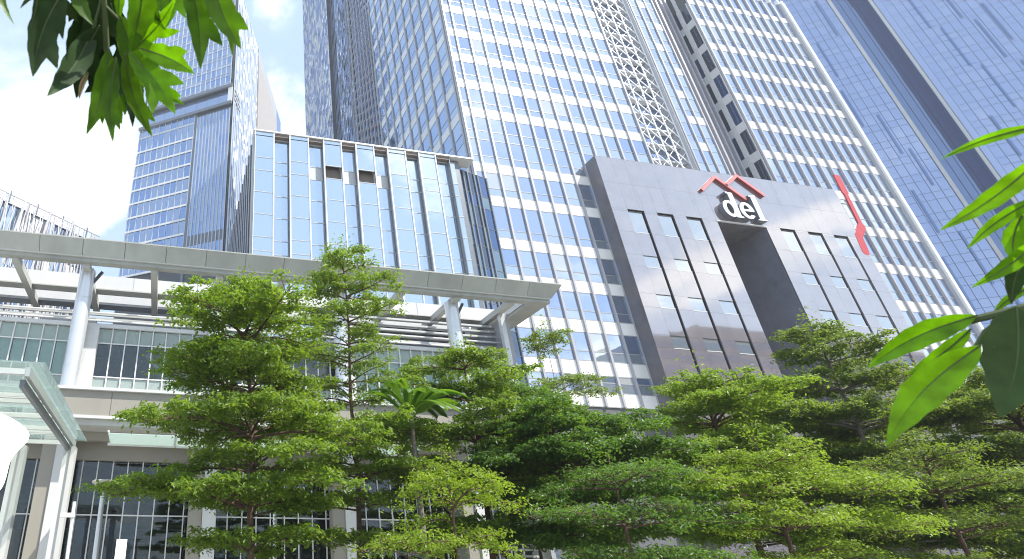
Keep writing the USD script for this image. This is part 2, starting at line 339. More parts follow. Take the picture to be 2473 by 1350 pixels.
# ------------------------------------------------------------------ the glass office tower
XC, TY = 29.81, 44.0
T = Thing('office_tower', 'tall glass office tower with white spandrel bands behind the dark stone block', 'skyscraper', (60, 60, 0))
spans = [(15.6, 16.9), (19.0, 20.4)[0:2] and (18.5, 19.9), (22.75, 24.1), (27.05, 28.4), (31.25, 32.55), (36.45, 37.75), (40.78, 42.05)]
z = 48.75
while z < 100:
    spans.append((z, z + 1.32)); z += 4.42
rows = []
WP, SP = ('tower_glass',) * 6 + ('tower_glass_deep',) * 2 + ('tower_glass_pale',) * 3 + ('tower_glass_blind',), 'tower_spandrel'
for k in range(len(spans) - 1):
    (a, b), c = spans[k], spans[k + 1][0]
    rows.append((a, b, 'spandrel_panel', SP, 0.02))
    if c - b > 5:   # the double storey without a white band
        m = b + (c - b) * 0.5
        rows += [(b, b + 1.0, 'window_pane', ('tower_glass_pale', 'tower_glass'), 0.0), (b + 1.0, m, 'window_pane', WP, 0.0), (m, m + 1.3, 'window_pane', ('tower_glass_pale', 'tower_glass'), 0.0), (m + 1.3, c, 'window_pane', WP, 0.0)]
    else:
        rows += [(b, b + 0.95, 'window_pane', ('tower_glass_pale', 'tower_glass', 'tower_glass_pale'), 0.0), (b + 0.95, c, 'window_pane', WP, 0.0)]
bays = [XC] + [30.93 + 1.87 * k for k in range(12)] + [53.5]
facade(T, (0, TY, 0), (1, 0, 0), (0, -1, 0), bays, rows, (0.21, 0.20, 'tower_mullion'), (0.09, 0.03, 'tower_mullion_side'), seed=1)
# set-back bay behind the white lattice, grey return wall, the three bays beside it
T.part('wall', bx(XC + 0.08, 53.45, TY + 1.7, 58, 0, 112), 'tower_glass_dark'); T.part('wall', bx(53.45, 59.9, TY + 1.7, 58, 41.5, 112), 'tower_glass_deep'); T.part('wall', bx(53.45, 76.5, 52, 58, 0, 41.5), 'tower_glass_dark')
T.part('wall', bx(XC + 0.08, 53.45, TY + 0.07, TY + 1.69, 0, 112), 'interior')
T.part('return_wall', bx(59.86, 60.1, TY - 0.05, TY + 1.7, 41.5, 112), 'tower_grey_wall')
T.part('wall', bx(60.1, 64.28, TY + 0.07, 58, 41.5, 112), 'interior')
for k in range(13, 50):   # lattice: two families of slanting bars in front of the set-back bay
    z0 = 14 + k * 2.1
    for sgn in (1, -1):
        xa, xb = (53.6, 59.8); za, zb = (z0, z0 + sgn * 7.2)
        if visible(np.array([[xa, TY, za], [xb, TY, zb]])): T.piece('lattice_bar', bar((xa, TY + 0.55 + 0.06 * sgn, za), (xb, TY + 0.55 + 0.06 * sgn, zb), 0.075, 0.10, (0, 1, 0)), 'lattice_white')
for x in (53.7, 55.2, 56.75, 58.3, 59.75): T.piece('lattice_post', bx(x - 0.07, x + 0.07, TY + 0.36, TY + 0.46, 41.5, 110), 'lattice_white')
for k in range(28): T.piece('lattice_floor', bx(53.6, 59.8, TY + 0.9, TY + 1.65, 42 + k * 2.5, 42.22 + k * 2.5), 'tower_spandrel_grey')
r3 = [(r[0], r[1], r[2], (('tower_glass_pale', 'tower_glass') if r[2] == 'window_pane' else ('tower_spandrel', 'tower_glass_pale', 'tower_glass_pale')), r[4]) for r in rows if r[0] > 40]
facade(T, (0, TY, 0), (1, 0, 0), (0, -1, 0), [60.12, 61.52, 62.92, 64.3], r3, (0.18, 0.16, 'tower_mullion'), (0.07, 0.03, 'tower_mullion_side'), seed=2)
# dark recess with vertical ribs, then the lower right-hand block with its own side face
T.part('recess_wall', bx(64.3, 70.9, TY + 2.6, 58, 41.5, 112), 'tower_glass_dark')
T.part('return_wall', bx(64.28, 64.42, TY + 0.05, TY + 2.6, 41.5, 112), 'tower_grey_wall')
for k, x in enumerate((66.2, 67.1, 68.0, 68.9, 69.8)): T.piece('rib', bx(x, x + 0.3, TY + 1.9, TY + 2.6, 41.5, 112), 'tower_mullion')
facade(T, (64.4, TY + 2.55, 0), (1, 0, 0), (0, -1, 0), [0.1 + 1.08 * k for k in range(7)], [(42 + 4.42 * k, 46.4 + 4.42 * k, 'window_pane', ('blue_glass', 'blue_glass_dark'), 0) for k in range(12)], seed=3)
RX0, RX1, RTOP = 70.92, 90.45, 82.9
sp2 = [(z_ - 1.35, z_) for z_ in (21.0, 25.5, 30.0, 34.9, 40.1, 45.3, 50.45, 55.35, 60.4, 65.3, 70.2, 75.3)]
rows2 = []
for k in range(len(sp2)):
    a, b = sp2[k]; c = sp2[k + 1][0] if k + 1 < len(sp2) else 78.6
    rows2 += [(a, b, 'spandrel_panel', 'tower_spandrel', 0.02), (b, b + 1.05, 'window_pane', ('tower_glass_pale', 'tower_glass'), 0.0), (b + 1.05, c, 'window_pane', ('tower_glass_pale', 'tower_glass', 'tower_glass'), 0.0)]
rows2 += [(78.6, 79.7, 'spandrel_panel', 'tower_spandrel', 0.02), (79.7, RTOP, 'window_pane', ('tower_glass', 'tower_glass_deep'), 0.0)]
n2 = 11; bw = (RX1 - RX0 - 0.9) / n2
facade(T, (0, TY, 0), (1, 0, 0), (0, -1, 0), [RX0 + 0.15 + bw * k for k in range(n2 + 1)], rows2, (0.23, 0.24, 'tower_mullion'), (0.09, 0.03, 'tower_mullion_side'), seed=4)
T.part('wall', bx(RX0 + 0.07, RX1 - 0.2, TY + 0.12, 62, 0, RTOP - 0.1), 'interior')
T.part('corner_fin', bx(RX1 - 0.55, RX1 - 0.25, TY - 0.5, TY + 0.4, 0, RTOP + 0.5), 'lattice_white')
T.part('corner_fin', bx(RX1 - 0.1, RX1 + 0.2, TY - 0.35, TY + 0.4, 0, RTOP + 0.2), 'lattice_white')
for k in range(n2 + 1): T.piece('parapet_fin', bx(RX0 + 0.02 + bw * k, RX0 + 0.28 + bw * k, TY - 0.26, TY + 0.2, RTOP, RTOP + 1.0), 'lattice_white')
side2 = []
for k in range(len(sp2)):
    a, b = sp2[k]; c = sp2[k + 1][0] if k + 1 < len(sp2) else 78.6
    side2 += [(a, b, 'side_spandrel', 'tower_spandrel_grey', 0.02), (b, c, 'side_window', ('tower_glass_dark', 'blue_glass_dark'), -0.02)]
facade(T, (RX0, TY + 2.55, 0), (0, -1, 0), (-1, 0, 0), [0.0, 0.75, 1.0, 1.25, 2.45], side2, (0.16, 0.06, 'tower_spandrel_grey'), None, seed=5, skip=lambda i, j: i in (1, 2))
T.piece('pier', bx(RX0 - 0.02, RX0 + 0.07, TY + 1.3, TY + 1.8, 0, RTOP), 'tower_spandrel_grey')
# the shaded left face: front block, lattice notch, rear block
rowsL = []
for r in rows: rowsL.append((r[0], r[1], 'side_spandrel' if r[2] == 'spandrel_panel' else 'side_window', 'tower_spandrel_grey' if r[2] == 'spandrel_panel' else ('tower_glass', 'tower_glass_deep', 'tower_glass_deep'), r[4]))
zt = rows[-1][1]
while zt < 150:
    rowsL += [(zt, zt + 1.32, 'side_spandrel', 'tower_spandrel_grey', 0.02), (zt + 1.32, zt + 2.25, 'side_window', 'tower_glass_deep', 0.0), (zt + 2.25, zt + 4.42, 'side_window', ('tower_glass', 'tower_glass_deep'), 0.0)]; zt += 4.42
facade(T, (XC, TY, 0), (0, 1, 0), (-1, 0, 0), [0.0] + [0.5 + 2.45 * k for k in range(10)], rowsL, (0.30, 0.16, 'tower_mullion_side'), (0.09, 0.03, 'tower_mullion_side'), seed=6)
T.part('wall', bx(XC + 0.07, 59, 58, TY + 22.6, 0, 168), 'interior')
T.part('notch_wall', bx(XC + 1.3, 59, TY + 22.6, 92, 0, 168), 'blue_glass')
for k in range(70):
    z0 = 22 + k * 2.1
    for sgn in (1, -1):
        T.piece('lattice_bar', bar((XC + 0.5 + 0.07 * sgn, 66.7, z0), (XC + 0.5 + 0.07 * sgn, 79.6, z0 + sgn * 9), 0.20, 0.12, (1, 0, 0)), 'tower_mullion_side')
for k in range(9): T.piece('lattice_post', bx(XC + 0.15, XC + 0.35, 66.7 + k * 1.6, 66.85 + k * 1.6, 0, 168), 'tower_mullion')
facade(T, (XC + 0.9, 80, 0), (0, 1, 0), (-1, 0, 0), [1.0 * k for k in range(13)], [(20 + 2.2 * k, 22.2 + 2.2 * k, 'rear_window', ('blue_glass', 'tower_glass_deep', 'tower_glass_dark'), 0) for k in range(62)], (0.14, 0.06, 'tower_mullion_side'), None, seed=7)
T.part('notch_wall', bx(XC + 0.97, 59, 80, 92, 0, 168), 'interior')
facade(T, (XC, 92, 0), (0, 1, 0), (-1, 0, 0), [1.2 * k for k in range(21)], [(20 + 2.2 * k, 22.2 + 2.2 * k, 'rear_window', ('blue_glass', 'tower_glass_deep', 'blue_glass_pale', 'tower_spandrel_grey'), 0) for k in range(66)], (0.16, 0.07, 'tower_mullion_side'), None, seed=8)
T.part('wall', bx(XC + 0.07, 59, 92, 116, 0, 168), 'interior')
T.flush([OCC_PODIUM, OCC_MID, OCC_STONE])

# ------------------------------------------------------------------ the low sawtooth glass building
MY, MTOP, MD = 40.0, 38.62, 0.48
T = Thing('sawtooth_glass_building', 'lower pale blue glass block with stepped recessed bays above the canopy', 'office building', (16, 45, 0))
edges = [5.42, 7.18, 8.68, 10.43, 11.91, 13.63, 15.08, 16.84, 18.26, 20.04, 21.45, 23.15, 24.64]
mz = [15.2, 17.5, 19.0, 21.3, 23.6, 25.9, 27.26, 29.53, 31.84, 34.18, 35.63, 38.15]
rng = np.random.default_rng(11)
for i in range(12):
    x0, x1 = edges[i], edges[i + 1]; rec = i % 2 == 1; y = MY + (MD if rec else 0)
    g = 'mid_glass_deep' if rec else 'mid_glass'
    for j in range(len(mz) - 1):
        z0, z1 = mz[j], mz[j + 1]
        nm, mm = 'window_pane', g
        if j == 9 and i in (3, 4, 5, 6, 7):
            nm, mm = ('vent_panel', 'brown_soffit') if not rec else ('vent_panel', 'mid_frame')
        v, f = ob((x0 + 0.05, y, z0 + 0.04), (x1 - x0 - 0.10, 0, 0), (0, 0.06, 0), (0, 0, z1 - z0 - 0.08))
        if nm == 'vent_panel' and not rec: v = v + [0, 0.5, 0]
        w = rng.normal(0, 0.006, 2); v = v + np.outer(w[0] * ((v[:, 0] - x0) / (x1 - x0) - .5) + w[1] * ((v[:, 2] - z0) / (z1 - z0) - .5), [0, 1, 0])
        T.piece(nm, (v, f), mm)
        T.piece('transom', bx(x0, x1, y - 0.03, y + 0.08, z0 - 0.03, z0 + 0.035), 'mid_frame')
    if rec:
        T.part('recess_soffit', bx(x0, x1, MY + 0.02, MY + MD, MTOP - 0.35, MTOP - 0.02), 'brown_soffit')
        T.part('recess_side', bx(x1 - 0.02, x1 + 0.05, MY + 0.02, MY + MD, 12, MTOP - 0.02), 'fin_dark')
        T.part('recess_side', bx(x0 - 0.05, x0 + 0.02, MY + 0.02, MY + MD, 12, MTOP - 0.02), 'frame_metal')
        T.part('head_panel', bx(x0 + 0.03, x1 - 0.03, y - 0.02, y + 0.1, 38.13, MTOP - 0.36), 'mid_frame')
    else:
        T.part('head_panel', bx(x0 + 0.03, x1 - 0.03, MY - 0.01, MY + 0.1, 38.2, MTOP - 0.02), 'mid_glass')
    for x in ((x0, x1) if not rec else ()):
        T.piece('mullion', bx(x - 0.05, x + 0.05, MY - 0.09, MY + 0.1, 12, MTOP - 0.02), 'frame_metal')
T.part('coping', bx(5.3, 27.3, MY - 0.12, MY + 1.3, MTOP, MTOP + 0.16), 'frame_metal')
T.part('wall', bx(5.5, 24.6, MY + MD + 0.1, 92, 0, MTOP - 0.02), 'interior')
# the rounded, darker end bay that meets the tower
facade(T, (24.7, MY + 0.3, 0), (1, 0, 0), (0, -1, 0), [0.05, 0.62], [(mz[j], mz[j + 1], 'window_pane', 'mid_glass', 0) for j in range(len(mz) - 1)], None, (0.07, 0.04, 'mid_frame'), seed=12)
T.part('end_pier', bx(25.35, 25.8, 40.4, 41.2, 12, MTOP - 0.1), 'fin_dark')
facade(T, (25.8, 40.95, 0), (0.966, 0.259, 0), (0.259, -0.966, 0), [0.05, 0.75, 1.35, 2.2, 2.7, 3.9], [(mz[j], mz[j + 1], 'window_pane', ('tower_glass_dark', 'blue_glass_dark', 'mid_glass_dark'), 0) for j in range(len(mz) - 1)], (0.14, 0.12, 'fin_dark'), (0.05, 0.03, 'fin_dark'), seed=14)
T.part('wall', bx(24.65, 29.7, 42.6, 46, 0, MTOP - 0.2), 'tower_glass_dark')
# shaded left side
facade(T, (5.42, MY, 0), (0, 1, 0), (-1, 0, 0), [0.1 + 1.55 * k for k in range(34)], [(mz[j], mz[j + 1], 'side_pane', ('tower_glass_dark', 'blue_glass_dark', 'mid_glass_deep', 'mid_frame'), 0) for j in range(2, len(mz) - 1)], (0.4, 0.2, 'fin_dark'), None, seed=13)
T.flush([OCC_PODIUM])

# ------------------------------------------------------------------ the dark stone block with the sign
DY, DTOP = 38.0, 39.55; SC = 42.2 / 38.0   # measured at 38 m, stands at 42.2 m
T = Thing('stone_portal_building', 'dark polished stone block with slit grooves and tall central recess', 'office building', (54.3, 40, 0), sc=SC)
wx = [41.3, 44.57, 47.85, 58.92, 62.33, 65.57]; WW, SW = 1.52, 0.3
xb = [39.57]
for w in wx[:3]: xb += [w, w + WW, w + WW + SW]
xb += [51.4]; xr = [57.2]
for w in wx[3:]: xr += [w, w + WW, w + WW + SW]
xr += [69.0]
wz = [(30.72, 33.1), (27.0, 28.24), (22.97, 24.29), (19.2, 20.38), (15.3, 16.58), (11.5, 12.7)]
zb = [DTOP, 36.4, 33.34]; zc = 33.1
for a, b in wz: zb += [b, a]
zb += [8.2, 4.1, 0.1]
zb = sorted(set(zb))
rng = np.random.default_rng(21)
def stone(x0, x1, z0, z1):
    g = 0.006; v, f = ob((x0 + g, DY, z0 + g), (x1 - x0 - 2 * g, 0, 0), (0, 0.12, 0), (0, 0, z1 - z0 - 2 * g))
    w = rng.normal(0, 0.004, 2); v = v + np.outer(w[0] * ((v[:, 0] - x0) / (x1 - x0) - .5) + w[1] * ((v[:, 2] - z0) / (z1 - z0) - .5), [0, 1, 0])
    T.piece('stone_panel', (v, f), 'granite')
for xs in (xb, xr):
    for i in range(len(xs) - 1):
        x0, x1 = xs[i], xs[i + 1]; isslot = abs(x1 - x0 - SW) < 0.02; iswin = any(abs(x0 - w) < 0.01 for w in wx)
        for j in range(len(zb) - 1):
            z0, z1 = zb[j], zb[j + 1]
            if z1 < 33.2 and isslot: continue
            if abs(z0 - 33.1) < 0.01 and (isslot or iswin): continue
            if iswin and any(abs(z0 - a) < 0.01 for a, b in wz):
                T.piece('window_pane', ob((x0 + 0.03, DY + 0.05, z0 + 0.03), (x1 - x0 - 0.03, 0, 0), (0, 0.06, 0), (0, 0, z1 - z0 - 0.06)), 'stone_window')
                T.piece('window_sill', bx(x0, x1, DY - 0.02, DY + 0.1, z0 - 0.02, z0 + 0.025), 'frame_metal')
                T.piece('window_head', bx(x0, x1, DY + 0.0, DY + 0.1, z1 - 0.05, z1), 'slot_dark')
                continue
            stone(x0, x1, z0, z1)
for w in wx: T.part('groove', bx(w + WW, w + WW + SW, DY + 0.5, DY + 0.56, 0, 33.3), 'slot_dark')
for z0, z1 in ((33.34, 36.4), (36.4, DTOP)):
    for x0, x1 in ((51.4, 54.3), (54.3, 57.2)): stone(x0, x1, z0, z1)
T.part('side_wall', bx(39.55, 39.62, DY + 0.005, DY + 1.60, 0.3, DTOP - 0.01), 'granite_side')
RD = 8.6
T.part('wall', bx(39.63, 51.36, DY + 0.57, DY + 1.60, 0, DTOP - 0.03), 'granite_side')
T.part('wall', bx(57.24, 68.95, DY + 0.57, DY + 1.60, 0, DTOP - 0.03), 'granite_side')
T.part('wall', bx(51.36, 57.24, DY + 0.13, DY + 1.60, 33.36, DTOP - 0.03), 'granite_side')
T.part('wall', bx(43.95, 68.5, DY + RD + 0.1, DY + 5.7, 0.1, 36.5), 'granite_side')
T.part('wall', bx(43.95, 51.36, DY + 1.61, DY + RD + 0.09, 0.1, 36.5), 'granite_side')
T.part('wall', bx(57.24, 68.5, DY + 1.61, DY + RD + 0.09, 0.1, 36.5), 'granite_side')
T.part('recess_jamb', bx(57.2, 57.235, DY + 0.14, DY + RD, 0, 33.34), 'granite_jamb')
T.part('recess_jamb', bx(51.365, 51.4, DY + 0.14, DY + RD, 0, 33.34), 'granite_side')
T.part('recess_soffit', bx(51.4, 57.2, DY + 0.13, DY + RD, 33.3, 33.35), 'granite_side')
T.part('lintel_trim', bx(51.3, 57.3, DY - 0.06, DY + 0.12, 33.24, 33.33), 'frame_metal')
facade(T, (51.4, DY + RD, 0), (1, 0, 0), (0, -1, 0), [0.05 + 1.425 * k for k in range(5)], [(1 + 3.2 * k, 4.2 + 3.2 * k, 'recess_pane', ('tower_glass_dark', 'blue_glass'), 0.02) for k in range(10)], (0.12, 0.15, 'tower_mullion_side'), None, seed=22)
T.part('coping', bx(39.56, 69.0, DY + 0.02, DY + 1.59, DTOP - 0.02, DTOP + 0.05), 'granite_side')
T.flush([OCC_PODIUM])

# the lettering: three letters and the red roof-shaped mark above them
def letter_poly(ch):
    k = 1.0
    ring = Polygon([(0.62 * math.cos(t), 0.78 * math.sin(t)) for t in np.linspace(0, 2 * math.pi, 40)[:-1]])
    hole = Polygon([(0.27 * math.cos(t), 0.50 * math.sin(t)) for t in np.linspace(0, 2 * math.pi, 40)[:-1]])
    b = ring.difference(hole)
    if ch == 'd':
        stem = Polygon([(0.30, -0.78), (0.92, -0.78), (0.92, -0.66), (0.74, -0.62), (0.74, 1.55), (0.14, 1.62), (0.14, 1.46), (0.30, 1.42)])
        return unary_union([b, stem])
    if ch == 'e':
        cut = Polygon([(0.05, -0.32), (0.9, -0.55), (0.9, -0.06), (0.05, -0.06)])
        barp = Polygon([(-0.4, -0.08), (0.6, -0.08), (0.6, 0.13), (-0.4, 0.13)])
        return unary_union([b.difference(cut), barp.intersection(ring)])
    return Polygon([(-0.25, -0.66), (-0.45, -0.70), (-0.45, -0.80), (0.45, -0.80), (0.45, -0.70), (0.25, -0.66), (0.25, 1.62), (-0.40, 1.55), (-0.40, 1.42), (-0.25, 1.40)])
def sign_mesh(poly, cx, cz, y, depth, sx=1.0, sz=1.0):
    m = trimesh.creation.extrude_polygon(affinity.scale(poly, sx, sz, origin=(0, 0)), depth, engine='earcut')
    v = np.array(m.vertices); return np.stack([cx + v[:, 0], y - v[:, 2], cz + v[:, 1]], 1), np.array(m.faces)
def sign_letter(ch, cx, sx):
    t = Thing('sign_letter', f'white raised letter {ch} on the dark stone facade', 'letter', (cx, DY, 33.4), sc=SC)
    p = letter_poly(ch)
    t.part('return', sign_mesh(p, cx, 34.62, DY - 0.02, 0.45, sx, 1.3), 'letter_side')
    t.part('face', sign_mesh(p.buffer(-0.015), cx, 34.62, DY - 0.475, 0.05, sx, 1.3), 'letter_white')
sign_letter('d', 53.05, 1.32); sign_letter('e', 55.05, 1.36); sign_letter('l', 56.5, 1.2)
t = Thing('red_roof_mark', 'red zigzag roof-shaped emblem above the white letters', 'emblem', (54.3, DY, 37), sc=SC)
for pts in ([(50.85, 36.75), (53.15, 38.75), (56.0, 36.25)], [(54.1, 37.75), (56.1, 39.35), (58.6, 37.1)]):
    L = np.array(pts); w = 0.22
    from shapely.geometry import LineString
    ply = LineString(pts).buffer(w / 2 + 0.06, cap_style='flat', join_style='mitre')
    t.part('return', sign_mesh(ply, 0, 0, DY - 0.02, 0.20), 'sign_red_side'); t.part('face', sign_mesh(ply.buffer(-0.02), 0, 0, DY - 0.225, 0.05), 'sign_salmon')
# red bent sign on the right flank of the stone block
t = Thing('red_flank_sign', 'red bent sign on the right flank of the dark stone block', 'sign', (69.3, DY, 35), sc=SC)
flank = [(70.55, 41.9), (69.95, 38.9), (70.3, 36.6), (69.75, 34.2), (68.75, 33.2), (68.45, 31.4)]
ply = LineString([(70.65, 41.75), (70.5, 39.2)]).buffer(0.40, cap_style='flat').union(LineString([(70.5, 39.2), (70.15, 34.9)]).buffer(0.25, cap_style='flat', join_style='mitre')).union(LineString([(70.15, 34.9), (69.0, 33.6), (68.75, 31.7)]).buffer(0.44, join_style='round'))
t.part('face', sign_mesh(ply, 0, 0, DY + 0.1, 0.12), 'sign_red')
t.part('bracket', bx(68.9, 70.0, DY + 0.12, DY + 0.3, 34.6, 34.8), 'steel'); t.part('bracket', bx(68.9, 70.2, DY + 0.12, DY + 0.3, 37.9, 38.1), 'steel')

# ------------------------------------------------------------------ right-hand blue glass tower
P0 = np.array([125., 62., 0]); dR = np.array([-.797, .603, 0]); dR /= np.linalg.norm(dR); nR = np.array([-dR[1], dR[0], 0])
T = Thing('blue_glass_tower', 'blue glass tower with dark vertical slits and a broad dark strip, at right', 'skyscraper', (140, 90, 0))
slits = [(-20.55, 86.5, 97.0), (-25.3, 86.5, 96.7), (-21.9, 75.8, 86.2), (-2.28, 79.0, 88.4), (-5.05, 71.3, 80.8), (-6.3, 63.7, 72.0), (-6.55, 102.2, 113), (-3.0, 92, 101.5), (-0.6, 56, 66), (-3.4, 54.5, 63.5), (-19.3, 97.5, 108), (-24.0, 98, 108), (-27.6, 90, 100), (-26.6, 76, 85), (-18.4, 66, 75), (-22.6, 60, 69), (-29.8, 80, 89), (-2.0, 40, 50), (-5.8, 44, 54), (1.5, 66, 76), (-7.2, 35, 43)]
rz = [28.0]
while rz[-1] < 128: rz.append(rz[-1] + (1.5 if len(rz) % 2 else 2.6))
rrows = [(rz[k], rz[k + 1], 'window_pane', ('blue_glass', 'blue_glass', 'blue_glass_pale'), 0.0) for k in range(len(rz) - 1)]
facade(T, P0, dR, nR, [-8.2 + 1.3 * k for k in range(13)], rrows, (0.07, 0.03, 'blue_joint'), (0.06, 0.025, 'blue_joint'), seed=31, tilt=0.004)
facade(T, P0, dR, nR, [-15.5 - 1.3 * k for k in range(26)][::-1], rrows, (0.07, 0.03, 'blue_joint'), (0.06, 0.025, 'blue_joint'), seed=32, tilt=0.004)
for (t_, z0, z1) in slits: T.piece('slit_vent', ob(P0 + dR * (t_ - 0.16) + UP * z0, dR * 0.32, nR * 0.10, UP * (z1 - z0)), 'blue_glass_dark')
T.piece('jamb', ob(P0 + dR * -8.8 + UP * 0, dR * 0.55, nR * 0.12, UP * 130), 'mid_frame')
T.piece('jamb', ob(P0 + dR * -14.4 + UP * 0, dR * 0.5, nR * 0.12, UP * 130), 'mid_frame')
T.piece('jamb', ob(P0 + dR * -15.45 + UP * 0, dR * 0.9, nR * 0.05, UP * 130), 'blue_glass_pale')
facade(T, P0 - nR * 2.2, dR, nR, [-14.3 + 1.1 * k for k in range(6)], [(28 + 4.1 * k, 32.1 + 4.1 * k, 'strip_pane', 'blue_glass_dark', 0.0) for k in range(24)], (0.05, 0.04, 'slot_dark'), None, seed=33)
T.part('strip_side', ob(P0 + dR * -8.85 - nR * 2.2, dR * 0.1, nR * 2.2, UP * 130), 'blue_glass_dark')
T.part('strip_side', ob(P0 + dR * -14.05 - nR * 2.2, dR * 0.1, nR * 2.2, UP * 130), 'blue_glass_dark')
T.part('wall', ob(P0 + dR * -8.7 - nR * 0.08, dR * 18, -nR * 25, UP * 130), 'interior')
T.part('wall', ob(P0 + dR * -50 - nR * 0.08, dR * 35.9, -nR * 25, UP * 130), 'interior')
T.part('wall', ob(P0 + dR * -14.1 - nR * 2.3, dR * 5.4, -nR * 22, UP * 130), 'interior')
T.flush([OCC_PODIUM, OCC_STONE, [(1840, 0), (1895, 20), (2345, 755), (2240, 930), (1600, 900), (1600, 0)]])

# ------------------------------------------------------------------ far tower at left
FC = onY(555, 400, 140); FC[2] = 0
aL, aR = math.radians(-57.1), math.radians(22.9)
dL = np.array([math.sin(aL), math.cos(aL), 0]); nL = np.array([-dL[1], dL[0], 0]); nL = -nL if nL @ (EYE - FC) < 0 else nL
dQ = np.array([math.sin(aR), math.cos(aR), 0]); nQ = np.array([dQ[1], -dQ[0], 0])
T = Thing('far_blue_tower', 'distant angular blue glass tower with a recessed floor, behind hanging leaves', 'skyscraper', FC + dL * 17 + dQ * 30)
bz = [80.95, 86.35, 91.75, 97.0, 102.25, 107.7, 112.9, 118.1, 123.45, 128.9, 135.2]
fr = []
for k in range(len(bz) - 1):
    fr += [(bz[k], bz[k] + 0.75, 'spandrel_panel', 'tower_spandrel', 0.22), (bz[k] + 0.75, bz[k + 1], 'window_pane', ('far_glass', 'far_glass', 'far_glass_deep'), 0.0)]
fr += [(135.2, 135.95, 'spandrel_panel', 'tower_spandrel_grey', 0.08), (135.95, 139.2, 'window_pane', ('far_glass', 'far_glass_deep'), 0.0)]
facade(T, FC, dL, nL, [14.2 + 2.3 * k for k in range(10)] + [36.0], fr, (0.22, 0.12, 'far_frame'), None, seed=41, margin=600)
fr2 = [(80.95, 87.4, 'window_pane', ('far_glass', 'far_glass_deep'), 0.0), (87.4, 90.9, 'vent_pane', 'fin_dark', 0.0)]
zz = 90.9
while zz < 138: fr2 += [(zz, zz + 4.4, 'window_pane', ('far_glass', 'far_glass', 'far_glass_deep'), 0.0), (zz + 4.4, zz + 5.3, 'spandrel_panel', 'far_glass', 0.01)]; zz += 5.3
facade(T, FC, dL, nL, [1.0 + 1.2 * k for k in range(11)], fr2[:-1], (0.30, 0.14, 'far_frame'), None, seed=42, margin=600)
T.part('groove', ob(FC + dL * 13.2 + UP * 60 + nL * 0.01, dL * 0.95, nL * 0.05, UP * 79), 'fin_dark')
fr3 = []
zz = 148.3
while zz < 205: fr3 += [(zz, zz + 1.4, 'window_pane', ('far_glass', 'far_glass_bright'), 0.0), (zz + 1.4, zz + 4.6, 'window_pane', ('far_glass', 'far_glass_deep', 'far_glass'), 0.0)]; zz += 4.6
facade(T, FC, dL, nL, [1.4 + 1.95 * k for k in range(18)], fr3, (0.26, 0.2, 'far_frame'), (0.2, 0.12, 'far_frame'), seed=43, margin=600)
T.part('ledge', ob(FC + dL * 0.4 + UP * 139.2 + nL * 0.02, dL * 36, nL * 0.7, UP * 1.2), 'fin_dark')
T.part('ledge', ob(FC + dL * 0.4 + UP * 146.9 + nL * 0.02, dL * 36, nL * 0.7, UP * 1.3), 'fin_dark')
facade(T, FC - nL * 0.8, dL, nL, [2 + 4.2 * k for k in range(9)], [(140.4, 146.9, 'ledge_pane', 'far_glass', 0.0)], None, None, seed=44, margin=600)
T.part('corner_pier', ob(FC + dL * 0.4 + UP * 140.4, dL * 1.6, nL * 0.3, UP * 6.5), 'tower_spandrel')
fq = []
zz = 70.
while zz < 199: fq += [(zz, zz + 2.15, 'sunny_pane', ('far_glass_bright', 'far_glass_bright', 'tower_spandrel', 'far_glass'), 0.0)]; zz += 2.15
facade(T, FC, dQ, nQ, [0.1 + 1.9 * k for k in range(17)], fq, (0.4, 0.2, 'far_frame'), None, seed=45, margin=600, tilt=0.01)
for k in range(3): T.part('ledge', ob(FC + dQ * 0.5 + UP * (142 + k * 2) - nQ * 0.01, dQ * 6.5, nQ * 0.4, UP * 0.6), 'mid_frame')
def para(a0, a1, b0, b1, z0, z1):
    pts = [FC + dL * a0 + dQ * b0, FC + dL * a1 + dQ * b0, FC + dL * a1 + dQ * b1, FC + dL * a0 + dQ * b1]
    pts = [p[:2] for p in pts]
    return prism(pts, z0, z1)
T.part('wall', para(0.35, 35.9, 0.35, 75, 0, 139), 'interior')
T.part('wall', para(1.35, 35.9, 1.2, 75, 139, 148), 'interior')
T.part('wall', para(0.35, 35.9, 0.35, 75, 148.1, 199), 'interior')
for k in range(12): T.piece('stone_panel', ob(FC + dQ * (30 + 2.9 * k) + UP * 60 + nQ * 0.02, dQ * 2.82, nQ * 0.5, UP * 131), 'brown_stone')
for k in range(11): T.piece('roof_panel', ob(FC + dQ * (30 + 3.2 * k) + UP * 191.2 + nQ * 0.02, dQ * 3.1, nQ * 0.3, UP * 8), 'tower_mullion_side')
for k in range(3): T.piece('roof_panel', ob(FC + dQ * (65 + 3.6 * k) + UP * 60 + nQ * 0.02, dQ * 3.4, nQ * 0.2, UP * 139), 'far_glass')
T.flush([OCC_PODIUM, OCC_MID])

T = Thing('brown_office_block', 'brown banded block across the street, seen only mirrored in the dark stone front', 'office building', (165, -45, 0))
T.part('wall', bx(118, 230, -60, -30, 0, 57), 'brown_stone')
for k in range(14): T.part('window_band', bx(118.4, 229.6, -30.0, -29.9, 2.5 + 3.9 * k, 4.6 + 3.9 * k), 'tower_glass_dark')
T.part('roof_block', bx(140, 200, -56, -36, 57, 63), 'brown_stone')

